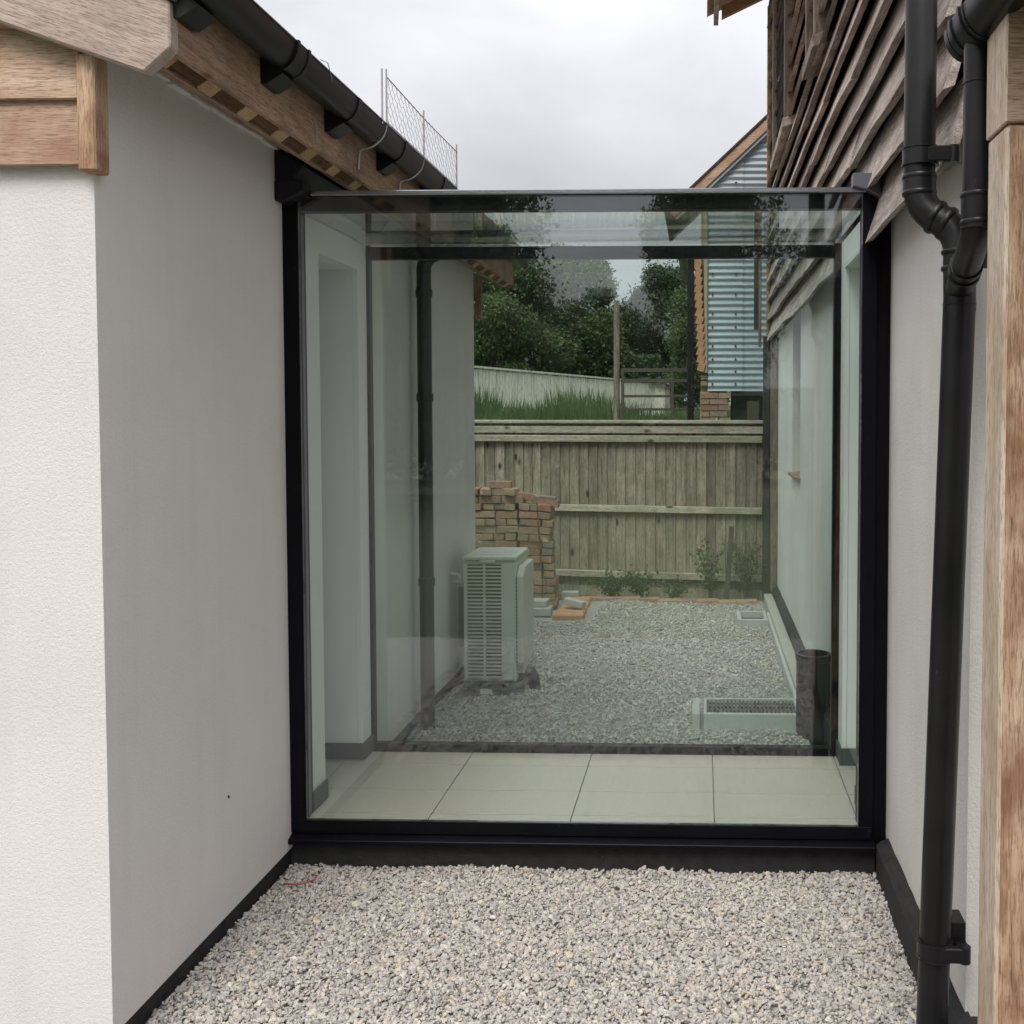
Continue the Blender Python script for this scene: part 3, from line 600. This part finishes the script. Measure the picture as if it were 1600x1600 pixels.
for c in range(2):
    for i in range(31):
        z = .105 + .0252 * i; x0_, x1_ = ((xa + .012, xm - .008), (xm + .008, xb - .012))[c]
        MB().box(x0_, x1_, hy0 + .001, hy0 + .0112, z, z + .0105).build('slat', 'unit', gr)
MB().prism([(hy0 + .03, .80), (hy0 + .12, .86), (hy1 - .04, .86), (hy1 - .04, .18), (hy0 + .07, .12), (hy0 + .03, .2)], 'x', hx1 + .001, hx1 + .05).build('service_cover', 'unit', hp, bevel=.01, seg=2)
for i in range(24): MB().box(hx1 + .001, hx1 + .006, hy0 + .022, hy0 + .029, .15 + .027 * i, .165 + .027 * i).build('side_slot', 'unit_dark', hp)
for x in (hx0 + .05, hx1 - .09): MB().box(x, x + .06, hy0 - .03, hy1 + .03, .012, .074).build('mounting_rail', 'plastic', hp, bevel=.008)
MB().box(hx0 - .02, hx1 - .02, hy0 - .05, hy0 + .06, -.01, .05).build('rubber_foot', 'plastic', hp, bevel=.012)
MB().box(hx0 + .12, hx0 + .2, hy0 - .056, hy0 - .051, .008, .042).build('label_plate', 'label_white', hp)
MB().tube(fillet([(hx1 - .03, hy0 + .16, .10), (hx1 + .09, hy0 + .16, .12), (hx1 + .11, hy0 + .14, -.02)], .06, 5), .04, 14).build('lagged_pipe', 'plastic', hp, smooth=True)
MB().tube([(hx1 - .05, hy0 - .02, .035), (hx1 + .06, hy0 - .02, .035)], .022, 10).build('foot_bolt', 'unit_dark', hp, smooth=True)
MB().box(-1.668, hx0 - .001, 6.93, 7.12, .30, .72).build('valve_cover', 'unit_dark', hp, bevel=.006)
for k, z in enumerate((.80, .74)): MB().tube(fillet([(-1.722, 6.95 + .05 * k, z), (-1.66, 6.95 + .05 * k, z), (-1.64, 6.95 + .05 * k, z - .1)], .03, 4), .012, 8).build('pipe', 'unit', hp, smooth=True)
# concrete drain box and grate
db = thing('drain_box', (.29, 6.3, 0), 'pale concrete drain surround with a dark slotted grate, behind the link', 'drain')
b = MB(); b.box(.015, .60, 6.10, 6.13, -.03, .10); b.box(.015, .60, 6.43, 6.455, -.03, .10); b.box(.015, .035, 6.131, 6.429, -.03, .099); b.box(.58, .60, 6.131, 6.429, -.03, .099)
b.build('surround', 'block', db, bevel=.003)
MB().box(.036, .579, 6.131, 6.429, -.03, .03).build('drain_pan', 'iron', db)
for i in range(22): MB().box(.037 + .0248 * i, .049 + .0248 * i, 6.132, 6.428, .078, .09).build('grate_bar', 'iron', db)
for yy in (6.2, 6.29, 6.37): MB().box(.037, .578, yy, yy + .01, .079, .0895).build('cross_bar', 'iron', db)
tag(MB().box(-.055, -.008, 6.10, 6.45, -.03, .10).build('concrete_block', 'block', None, bevel=.004, loc=(-.03, 6.28, 0)), 'narrow pale concrete block standing beside the slotted drain grate', 'block', 'loose concrete blocks')
gf = thing('gully_frame', (.45, 9.35, 0), 'small square pale gully frame with dark well near the barn post', 'drain')
b = MB(); b.box(.325, .365, 9.14, 9.56, -.03, .06); b.box(.366, .60, 9.14, 9.19, -.03, .058); b.box(.57, .598, 9.191, 9.559, -.03, .058); b.box(.366, .569, 9.53, 9.559, -.03, .058); b.build('frame', 'block', gf, bevel=.003)
MB().box(.366, .569, 9.191, 9.529, -.05, .0).build('well', 'iron', gf)
# black plastic pipe stub
st = thing('pipe_stub', (.655, 6.05, 0), 'wide black plastic drain pipe standing upright against the barn wall', 'pipe')
b = MB(); n = 28; cx, cy = .665, 6.06
pr = [(.100, -.05), (.100, .44), (.106, .445), (.106, .482), (.092, .482), (.092, .1)]
b.v = [(cx + r_ * math.cos(2 * math.pi * k / n), cy + r_ * math.sin(2 * math.pi * k / n), z) for r_, z in pr for k in range(n)]
b.f = [(i * n + k, i * n + (k + 1) % n, (i + 1) * n + (k + 1) % n, (i + 1) * n + k) for i in range(5) for k in range(n)] + [tuple(range(5 * n, 6 * n))]
b.v = [(min(x, .768), y_, z) for x, y_, z in b.v]
b.build('pipe_body', 'plastic', st, smooth=True)
MB().box(.755, .80, 5.9, 5.97, .2, .27).build('pipe_strap', 'plastic', st)

# ------------------------------------------------------------------ brick stack
bs = thing('brick_stack', (-1.9, 10.1, 0), 'tall stack of old reclaimed bricks in two leaning columns before the fence', 'brick stack')
BK = {}
for key, dims in (('s', (.215, .1025)), ('h', (.1025, .215))):
    BK[key] = []
    for _ in range(5):
        bm = bmesh.new(); bmesh.ops.create_cube(bm, size=1)
        for v in bm.verts: v.co = Vector((v.co.x * dims[0], v.co.y * dims[1], v.co.z * .066)) + Vector([random.uniform(-.006, .006) for _ in range(3)])
        bmesh.ops.bevel(bm, geom=list(bm.edges), offset=.005, segments=1, affect='EDGES')
        me = bpy.data.meshes.new('brick'); bm.to_mesh(me); bm.free(); me.materials.append(M['brick']); BK[key].append(me)
def brick(parent, x, y, z, key, rz=0, ry=0, rx=0):
    o = bpy.data.objects.new('brick', random.choice(BK[key])); C.objects.link(o); o.parent = parent
    o.location = Vector((x, y, z)) - Vector(parent['at']); o.rotation_euler = (rx + random.uniform(-.03, .03), ry + random.uniform(-.03, .03), rz + random.uniform(-.09, .09)); return o
def course(x0, x1, y, z, key, lean=0, ry=0):
    step = .22 if key == 's' else .108; x = x0 + step / 2; k = 0
    while x < x1:
        if key == 's': brick(bs, x + lean, y + .055 + random.uniform(-.02, .02), z + (x - x0) * math.sin(-ry), 's', 0, ry); brick(bs, x + lean, y + .165, z + (x - x0) * math.sin(-ry), 's', 0, ry)
        else: brick(bs, x + lean, y + .108 + random.uniform(-.022, .022), z + (x - x0) * math.sin(-ry), 'h', 0, ry)
        x += step
for i in range(15):
    z = .036 + .0735 * i
    course(-2.46 if i < 14 else -2.40, -1.80 if i < 14 else -1.84, 9.95, z, 's' if i % 2 == 0 else 'h', .012 * math.sin(i * 1.3))
for x, z, k in ((-2.12, 1.14, 'h'), (-2.0, 1.14, 's'), (-1.87, 1.14, 'h'), (-1.98, 1.21, 's'), (-2.24, 1.14, 'h')): brick(bs, x, 10.02, z, k, 0, .01)
for i in range(14):
    z = .036 + .0735 * i; ln = -.02 + .006 * max(0, 9 - i) * .3 + (.0 if i < 4 else -.025)
    course(-1.745, -1.535 if i % 2 == 0 else -1.56, 9.94, z, 's' if i % 2 == 0 else 'h', ln + random.uniform(-.008, .008), -.01 if i < 9 else .05)
    brick(bs, -1.475 + ln + random.uniform(-.012, .012), 10.04, z - (.012 if i >= 9 else 0), 'h', 0, -.01 if i < 9 else .05)
for x, z, k, ry in ((-1.70, 1.085, 's', .12), (-1.53, 1.06, 's', .15), (-1.50, 1.02, 's', .06)): brick(bs, x - .02, 10.08, z, k, .1, ry)
MB().tube([(-1.56, 9.925, .0), (-1.555, 9.92, .3), (-1.58, 9.918, .6), (-1.60, 9.918, .9), (-1.605, 9.92, 1.04)], .006, 6).build('strap', 'strap', bs)
# loose blocks and clay tiles by the stack
for nm, bx, rot, lab in (('concrete_block', (-1.63, -1.42, 9.52, 9.72, .0, .075), (0, 0, .05), 'grey slab lying flat at the foot of the brick stack, lower of two'),
                         ('concrete_block', (-1.66, -1.46, 9.58, 9.76, .078, .135), (0, 0, -.08), 'grey slab on top of the other at the foot of the brick stack'),
                         ('concrete_block', (-1.42, -1.25, 10.3, 10.4, .02, .095), (0, 0, .02), 'small grey block standing on the clay tiles under the fence rail'),
                         ('concrete_block', (-1.31, -1.11, 9.63, 9.72, .075, .135), (0, .16, -.35), 'tilted grey block lying across the near end of the clay tiles')):
    c = ((bx[0] + bx[1]) / 2, (bx[2] + bx[3]) / 2, bx[4]); tag(MB().box(*bx, rot=rot).build(nm, 'block', None, bevel=.005, loc=c), lab, 'block', 'loose concrete blocks')
tp = thing('clay_tiles', (-1.25, 9.8, 0), 'flat stack of orange clay tiles laid in rows on the gravel', 'clay tiles')
for i in range(8):
    yy = 9.42 + .112 * i
    MB().box(-1.39 + .012 * i, -1.095 - .004 * i, yy, yy + .084 + random.uniform(-.01, .01), -.03, .04 + random.uniform(-.012, .014), rot=(.16, random.uniform(-.05, .05), random.uniform(-.09, .09)), jig=.006).build('tile', 'clay', tp, bevel=.012)
be = thing('brick_edging', (-.3, 10.4, 0), 'line of half-buried bricks edging the gravel along the fence', 'edging')
for i in range(9):
    x = -1.12 + .197 * i
    o = brick(be, x, 10.40 - .015 * i + random.uniform(-.015, .015), -.008 + random.uniform(-.012, .008), 's', random.uniform(-.08, .08))
# ------------------------------------------------------------------ close-board fence
fe = thing('fence', (-1.0, 10.85, 0), 'weathered close-board timber fence closing the yard behind the link', 'fence')
fdir = Vector((.66 + 2.9, 10.68 - 11.25, 0)); flen = fdir.length; fdir.normalize(); fnorm = Vector((fdir.y, -fdir.x, 0)); forg = Vector((-2.9, 11.25, 0)); ang = math.atan2(fdir.y, fdir.x)
def fbox(u0, u1, d0, d1, z0, z1, name, m, parent=fe, bevel=.003, jig=0):
    # u along the fence, d out of it towards the yard; the mesh is built straight and the object turned
    me = MB().box(u0, u1, -d1, -d0, z0, z1, jig=jig); o = me.build(name, m, None, bevel=bevel, loc=(0, 0, 0))
    o.parent = parent; o.location = forg - Vector(parent['at']); o.rotation_euler = (0, 0, ang); return o
u = 0; i = 0
while u < flen - .02:
    wd = random.uniform(.095, .118)
    o = MB().prism([(u - .012, 0), (u + wd, -.010), (u + wd, -.026), (u - .012, -.008)], 'z', .06, 1.80 + random.uniform(-.006, .006)).build('board', 'fence_z', None, bevel=.0015, loc=(0, 0, 0))
    o.parent = fe; o.location = forg - Vector(fe['at']); o.rotation_euler = (0, 0, ang); u += wd
for z in (.155, .86, 1.605): fbox(0, flen - .02, .028, .085, z, z + .072, 'rail', 'fence_x', bevel=.006)
fbox(0, flen - .01, .027, .055, 1.70, 1.775, 'top_board', 'fence_x')
fbox(-.05, flen, -.05, .075, 1.803, 1.84, 'capping_rail', 'fence_x', bevel=.006)
fbox(0, flen - .02, -.002, .022, -.06, .055, 'gravel_board', 'fence_z')
for u in (.3, 2.1, 3.4): fbox(u, u + .1, -.13, -.03, -.1, 1.79, 'post', 'fence_z')
tag(MB().box(.258, .305, 10.40, 10.45, -.05, .76, rot=(0, .07, .1)).build('wooden_stake', 'bark', None, bevel=.004, loc=(.28, 10.42, 0)), 'short weathered stake leaning by the fence beside the straggly shrub', 'stake')

# ------------------------------------------------------------------ leaves
def leaf_mesh(name, P, size, m, parent=None, tint=None, asp=.6):
    n = len(P); s = size * rng.uniform(.6, 1.4, n)
    a = rng.normal(size=(n, 3)); a /= np.linalg.norm(a, axis=1, keepdims=True); t = rng.normal(size=(n, 3)); bb = np.cross(a, t); bb /= np.linalg.norm(bb, axis=1, keepdims=True); a *= s[:, None]; bb *= s[:, None] * asp
    V = np.stack([P - a * .5, P + a * .35 + bb * .5, P + a * .35 - bb * .5], 1).reshape(-1, 3)
    F = np.arange(3 * n).reshape(-1, 3)
    tt = np.clip(rng.normal(.5, .18, n) if tint is None else tint, 0, 1)
    return np_mesh(name, V, F, m, parent, np.repeat(tt, 3))
def tree(loc, h, rx, ry, n, leaf, m, label, trunk_h=.22, group=None, lobes=26, name='tree', shape=1.0, low=.57):
    r = thing(name, loc, label, 'tree', group)
    b = MB(); th = h * trunk_h; b.tube([(0, 0, -.3), (.05, 0, th), (.1, .05, h * .55), (0, 0, h * .85)], [h * .028, h * .022, h * .013, h * .004], 8)
    for k in range(9):
        a = k * 2.4; z = th + (h * .55) * k / 9; l = rx * .75 * (1 - .5 * k / 9)
        b.tube([(.05, 0, z), (math.cos(a) * l * .5, math.sin(a) * l * .5, z + h * .09), (math.cos(a) * l, math.sin(a) * l, z + h * .15)], [h * .01, h * .006, h * .002], 5)
    b.v = [tuple(Vector(v) + Vector(loc)) for v in b.v]; b.build('trunk', 'bark', r, smooth=True)
    cs = []; tn = []
    for k in range(lobes):
        d = rng.normal(size=3); d /= np.linalg.norm(d); rad = rng.uniform(.35, .95); zc = d[2] * rad
        wz = (1 - .35 * max(0, zc)) * shape if zc > 0 else 1
        cs.append([d[0] * rad * rx * wz, d[1] * rad * ry * wz, h * ((.57 + .40 * zc) if zc > 0 else (.57 + low * 1.5 * zc if low < .5 else .57 + .40 * zc))])
    cs = np.array(cs); k = rng.integers(0, lobes, n); sp = rng.uniform(.16, .34, lobes)[k]
    d = rng.normal(size=(n, 3)); d /= np.linalg.norm(d, axis=1, keepdims=True); d *= (rng.uniform(.35, 1, n) ** .5)[:, None]
    P = cs[k] + d * np.stack([sp * rx * 1.25, sp * ry * 1.25, sp * h * .36], 1)
    # sprays that break the outline
    k2 = rng.random(n) < .12; P[k2] += rng.normal(size=(k2.sum(), 3)) * np.array([rx * .08, ry * .08, h * .04])
    tl = rng.uniform(.25, .75, lobes)[k] + rng.normal(0, .13, n)
    P = np.repeat(P, 2, 0) + rng.normal(size=(2 * n, 3)) * leaf * .5; tl = np.repeat(tl, 2) + rng.normal(0, .05, 2 * n)
    leaf_mesh('crown', P, leaf * .82, m, r, np.clip(tl, 0, 1), .75); return r
T = 'trees beyond the far fence'
tree((-9.4, 46, 1.2), 9.0, 3.5, 3.4, 46000, .19, 'leaf', 'broad green tree rising behind the pale far fence, next to the wall edge', .15, T, lobes=44, low=.38)
tree((-6.3, 50, 1.2), 9.0, 2.7, 3.0, 42000, .19, 'leaf', 'rounded green tree in the middle of the pale far fence line', .15, T, lobes=40, low=.38)
tree((-13.8, 54, 1.2), 11.0, 4.2, 4, 14000, .3, 'leaf2', 'tall dark tree behind the left wall edge, mostly hidden by the wall', .2, T)
tree((-2.1, 52, 1.2), 8.4, 2.6, 2.9, 40000, .19, 'leaf2', 'dark bushy tree rising behind the field gate', .1, T, lobes=40, low=.38)
tree((.3, 46, 1.2), 7.0, 2.0, 2.3, 26000, .17, 'leaf', 'lighter green tree between the field gate and the corrugated barn', .1, T, lobes=36, low=.38)
tree((-4.3, 60, 1.2), 7.4, 2.6, 2.4, 26000, .22, 'leaf2', 'small distant tree filling the gap between the two larger crowns', .1, T, lobes=36, low=.38)
hg = thing('hedge', (-6, 49, 1.5), 'dark hedge running behind the pale far fence under the trees', 'hedge')
n = 34000; P = np.stack([rng.uniform(-11, 4, n), rng.normal(0, .6, n), rng.uniform(0, 1, n) ** .7 * 3.2], 1)
leaf_mesh('foliage', P, .2, 'leaf2', hg, None, .8)
# trees behind the camera, seen mirrored in the glass
TB = 'trees mirrored in the glass'
tree((-5.3, -15.5, 0), 8.6, 2.75, 2.4, 40000, .12, 'leaf2', 'tall tree mirrored in the left half of the glass', .08, TB, lobes=64, low=.36)
tree((-9.6, -17.5, 0), 10.8, 3.2, 2.6, 30000, .16, 'leaf2', 'tallest tree, mirrored at the far left of the glass', .08, TB, lobes=60, low=.36)
tree((.2, -15.5, 0), 9.0, 2.0, 2.2, 40000, .12, 'leaf2', 'slim dark tree mirrored in the right half of the glass', .08, TB, lobes=64, low=.36)
tree((-2.5, -17, 0), 5.2, 1.45, 1.5, 18000, .12, 'leaf2', 'small bushy tree mirrored low in the gap between the tall ones', .08, TB, lobes=36, low=.36)
hedge = thing('hedge', (-2, -21, 0), 'low dark hedge mirrored behind the trees in the glass', 'hedge')
n = 22000; P = np.stack([rng.uniform(-14, 8, n), rng.normal(0, .5, n), rng.uniform(0, 1, n) ** .6 * 2.6], 1)
leaf_mesh('foliage', P, .26, 'leaf2', hedge, None, .8)
# tall grass on the bank
n = 30000; gx = rng.uniform(-9, 1.0, n); gy = rng.uniform(14.2, 21, n); hh = rng.uniform(.3, .95, n) * (.78 + .22 * np.sin(gx * 2.3 + 1.2 * np.sin(gy * 1.9)) + .16 * np.sin(gx * 6.1 + gy * 2.7)).clip(.62, 1.3) * (1 - .35 * np.clip((gx + 2) / 2, 0, 1)); gz = np.array([bank_z(a_, b_) for a_, b_ in zip(gx, gy)]) - .03
dx = rng.normal(0, .14, n); w_ = rng.uniform(.012, .03, n)
V = np.stack([np.stack([gx - w_, gy, gz], 1), np.stack([gx + w_, gy, gz], 1), np.stack([gx + dx, gy + rng.normal(0, .1, n), gz + hh], 1)], 1).reshape(-1, 3)
tag(np_mesh('tall_grass', V, np.arange(3 * n).reshape(-1, 3), 'blade', tint=np.repeat(np.clip(rng.normal(.42, .2, n) + .2 * np.sin(gx * 1.7 + gy), 0, 1), 3)), 'tall rough grass on the bank above the close-board fence', None, None, 'stuff')

def weed(loc, h, rad, n, label, stems=5, leaf=.035, name='weed'):
    r = thing(name, loc, label, 'plant'); b = MB(); pts = []
    for k in range(stems):
        a = rng.uniform(0, 6.28); l = rng.uniform(.3, 1) * rad; hh = h * rng.uniform(.6, 1)
        p = [(0, 0, 0), (math.cos(a) * l * .35, math.sin(a) * l * .3, hh * .5), (math.cos(a) * l, math.sin(a) * l * .5, hh)]
        b.tube([tuple(Vector(q) + Vector(loc)) for q in p], [.005, .004, .002], 5)
        t = rng.uniform(.25, 1, n // stems)[:, None]; P0, P1, P2 = map(np.array, p)
        pts.append((1 - t) ** 2 * P0 + 2 * t * (1 - t) * P1 + t * t * P2 + rng.normal(size=(n // stems, 3)) * np.array([.035, .025, .03]))
    b.build('stem', 'bark', r); leaf_mesh('leaves', np.concatenate(pts), leaf, 'blade', r); return r
weed((.10, 10.45, 0), .66, .28, 260, 'straggly thin shrub with bare stems beside the short stake', 9, .045, 'shrub')
weed((.45, 10.45, 0), .7, .2, 460, 'feathery green plant climbing the fence right of the stake', 10, .04, 'shrub')
weed((-.92, 10.55, 0), .26, .3, 520, 'low clump of weeds under the bottom fence rail near the brick stack', 12, .04)
weed((-.3, 10.5, 0), .2, .25, 260, 'small weed sprouting at the fence foot midway along the rail', 8, .04)
weed((-.62, 10.55, 0), .3, .24, 420, 'leafy weed touching the bottom fence rail right of the low clump', 9, .045)

# ------------------------------------------------------------------ pale far fence, shed, gate
ffn = thing('fence', (-4.5, 34, 1.5), 'pale vertical-board fence running away across the bank', 'fence')
p0 = Vector((-7.2, 25.5)); p1 = Vector((-1.55, 44)); n = 96; bb = MB(); rails = MB()
for i in range(n):
    a = p0.lerp(p1, (i + .06) / n); c = p0.lerp(p1, (i + .88) / n); j = random.uniform(-.015, .015); z1 = 3.17 + j; nrm = Vector((c.y - a.y, -(c.x - a.x))).normalized() * .025
    vs = [(a.x, a.y, 1.3), (c.x, c.y, 1.3), (c.x, c.y, z1), (a.x, a.y, z1)]
    bb.add(vs + [(x + nrm.x, y_ + nrm.y, z) for x, y_, z in vs], [(0, 1, 2, 3), (7, 6, 5, 4), (0, 4, 5, 1), (1, 5, 6, 2), (2, 6, 7, 3), (3, 7, 4, 0)])
o = bb.build('boards', 'far_fence', ffn); o['kind'] = 'stuff'
d = (p1 - p0).normalized(); nn = Vector((d.y, -d.x)) * .09
for (a, c) in ((0, .5), (.5, 1)):
    q0 = p0.lerp(p1, a); q1 = p0.lerp(p1, c); b = MB()
    vs = [(q.x + s * nn.x, q.y + s * nn.y, z) for z in (3.19, 3.25) for q in (q0, q1) for s in (-1, 1)]
    b.add(vs, [(0, 1, 3, 2), (4, 6, 7, 5), (0, 4, 5, 1), (2, 3, 7, 6), (0, 2, 6, 4), (1, 5, 7, 3)]); b.build('capping_rail', 'far_fence', ffn)
sh = thing('shed', (-1.6, 43, 1.6), 'small grey shed with a sloping roof behind the field gate', 'shed')
MB().box(-2.35, -1.35, 42.2, 44, 1.3, 3.2).build('wall', 'far_fence', sh)
MB().prism([(-2.5, 3.38), (-2.5, 3.44), (-1.05, 3.10), (-1.05, 3.04)], 'y', 41.9, 44.2).build('roof', 'dark_z', sh)
MB().box(-2.62, -2.36, 42.15, 42.3, 1.3, 2.7).build('water_butt', 'green_paint', sh, bevel=.05)
MB().box(-1.5, -1.36, 42.12, 42.19, 1.3, 3.1).build('corner_board', 'weather_z', sh)
po2 = thing('timber_pole', (-1.165, 14, 1.2), 'tall grey timber pole standing at the left of the field gate', 'pole')
MB().tube([(-1.165, 14, 1.0), (-1.16, 14, 3.45)], [.046, .04], 8).build('shaft', 'weather_z', po2)
ga = thing('field_gate', (-.65, 14, 1.2), 'brown metal field gate with thin bars between pole and barn', 'gate')
for z, h in ((2.50, .05), (2.36, .05), (2.15, .035), (1.97, .035), (1.75, .035), (1.5, .035)):
    MB().box(-1.10, -.17, 13.98, 14.02, z - h / 2, z + h / 2).build('rail', 'bark', ga, bevel=.004)
for x in (-1.10, -.42, -.19): MB().box(x, x + .04, 13.975, 14.025, 1.4, 2.53).build('upright', 'bark', ga, bevel=.004)
# ------------------------------------------------------------------ corrugated barn
cb = thing('shed', (.4, 12.6, 0), 'corrugated steel outbuilding with a red brick pier beyond the fence', 'outbuilding')
pitch = .0762
def corr(x0f, x1, z0, z1, y, name):
    b = MB(); zs = np.arange(z0, z1 + 1e-6, pitch / 8); 
    for z in zs:
        d_ = .010 * math.cos(2 * math.pi * z / pitch); b.v += [(x0f(z), y + d_, z), (x1, y + d_, z)]
    b.f = [(2 * i, 2 * i + 1, 2 * i + 3, 2 * i + 2) for i in range(len(zs) - 1)]; nb = len(b.v)
    b.v += [(x, y_ + .014, z) for x, y_, z in b.v]; b.f += [(2 * i + nb, 2 * i + 2 + nb, 2 * i + 3 + nb, 2 * i + 1 + nb) for i in range(len(zs) - 1)]
    return b.build(name, 'tin', cb, smooth=True)
roofx = lambda z: -.077 + (z - 4.663) / (5.457 - 4.663) * .853 + .17
corr(lambda z: .075 if z < 4.66 else max(.075, roofx(z)), .50, 2.185, 5.0, 12.5, 'corrugated_sheet')
corr(lambda z: max(.075, roofx(z)) if z > 4.6 else .48, 1.4, 2.185, 5.9, 12.517, 'corrugated_sheet')
b = MB()
for i, z in enumerate((2.27, 2.42, 2.57, 2.73, 2.96, 3.12, 3.35, 3.6, 4.69, 4.92)):
    for x in (.13, .41): 
        if not (z > 4.6 and x < .3): MB().tube([(x, 12.478, z), (x, 12.49, z)], .013, 8).build('fixing', 'iron', cb)
u = Vector((.853, 5.457 - 4.663)).normalized(); pv = Vector((-u.y, u.x))
def rk(o0, o1, t0, t1): return [(-.077 + u.x * t + pv.x * o, 4.663 + u.y * t + pv.y * o) for t, o in ((t0, o0), (t1, o0), (t1, o1), (t0, o1))]
MB().prism(rk(-.115, -.005, -.45, 2.2), 'y', 12.42, 12.46).build('bargeboard', 'oak_x', cb, bevel=.004)
MB().prism(rk(-.15, -.117, -.45, 2.2), 'y', 12.445, 12.48).build('barge_flashing', 'tin', cb)
MB().prism(rk(-.003, .02, -.5, 2.2), 'y', 12.40, 14.5).build('roof', 'dark_z', cb)
for i in range(15):                                 # stepped edges of the hung clay tiles on the corner
    z = 2.42 + .094 * i; x = -.018 - .0035 * i
    MB().box(x - .03, x + .055, 12.44, 12.6, z, z + .11, rot=(.0, .32, 0), jig=.004).build('tile', 'clay', cb, bevel=.004)
MB().box(.025, .072, 12.46, 12.6, 2.40, 4.3).build('mortar_fillet', 'mortar', cb, bevel=.008)
MB().box(-.02, .32, 12.56, 13.2, .9, 2.18).build('pier_core', 'mortar', cb)
MB().box(-.01, .3, 12.62, 13.2, 2.18, 4.4).build('corner_wall', 'mortar', cb)
for i in range(12):
    z = 1.42 + .075 * i; of = .0 if i % 2 else -.11
    for x in (-.015 + .11 + of, -.015 + .33 + of):
        lo, hi = max(-.012, x - .107), min(.355, x + .107)
        if hi - lo < .05 or (z > 2.16 and hi > .06): continue
        o = MB().box(lo, hi, 12.50 + random.uniform(-.004, .004), 12.6, z, z + .065, jig=.003).build('brick', 'brick', cb, bevel=.004, loc=((lo + hi) / 2, 12.55, z)) 
    if z > 1.9: 
        for k in range(1):
            MB().box(-.012, .065, 12.505, 12.6, z + .30, z + .36, jig=.004).build('brick', 'brick', cb, bevel=.004, loc=(.03, 12.55, z + .3))
MB().box(.36, 1.4, 12.7, 12.75, .5, 2.18).build('dark_opening', 'unit_dark', cb)
MB().box(.555, .70, 12.5, 12.6, 1.5, 2.06).build('timber_box', 'bark', cb, bevel=.005)
MB().box(.36, 1.4, 12.52, 12.6, 2.13, 2.183).build('lintel', 'dark_z', cb)
bdp = thing('downpipe', (-.14, 12.5, 1.2), 'black square downpipe with gutter end on the corrugated outbuilding', 'downpipe')
MB().box(-.175, -.095, 12.42, 12.5, .8, 3.80).build('pipe', 'plastic', bdp, bevel=.008)
MB().prism(gutter_profile(-.22, 3.86, .075, .085, th=.075), 'y', 12.35, 14.4).build('gutter', 'plastic', bdp, smooth=True)
for z in (2.0, 2.9): MB().box(-.185, -.085, 12.41, 12.5, z, z + .05).build('pipe_clip', 'plastic', bdp)

# ------------------------------------------------------------------ small litter
def litter(name, pts, r, m, label, cat, n=6): return tag(MB().tube(pts, r, n).build(name, m, None, smooth=True, loc=pts[0]), label, cat)
litter('cable', [(-1.66, 3.96, .03), (-1.62, 3.945, .035), (-1.575, 3.955, .035), (-1.55, 3.99, .034), (-1.555, 4.03, .032), (-1.585, 4.05, .028)], .0032, 'red', 'thin red cable curl on the gravel by the left corner of the sill', 'cable')
def scrap(x, y, s, lab):
    b = MB(); n = 7; b.v = [(x + s * math.cos(6.28 * k / n) * random.uniform(.6, 1), y + s * .7 * math.sin(6.28 * k / n), .026 + random.uniform(0, .012)) for k in range(n)] + [(x, y, .04)]
    b.f = [(k, (k + 1) % n, n) for k in range(n)]; b.f.append(tuple(range(n))[::-1]); tag(b.build('dead_leaf', 'dead_leaf', None, loc=(x, y, .02)), lab, 'leaf', 'dark scraps on the gravel')
scrap(-.53, 3.672, .016, 'dark curled scrap on the gravel near the middle front'); scrap(-.33, 3.957, .018, 'dark scrap on the gravel close to the black sill')
scrap(-.6, 8.35, .03, 'dark scrap on the far gravel level with the drain grate'); scrap(-.35, 8.8, .03, 'dark scrap on the far gravel nearest the fence'); scrap(-.85, 8.0, .03, 'dark scrap on the far gravel nearest the heat pump')
tag(MB().tube([(-1.719, 3.62, .515), (-1.716, 3.62, .505)], .0035, 6).build('snail', 'dead_leaf', None, smooth=True, loc=(-1.719, 3.62, .51)), 'tiny dark snail stuck low on the left rendered wall', 'snail')
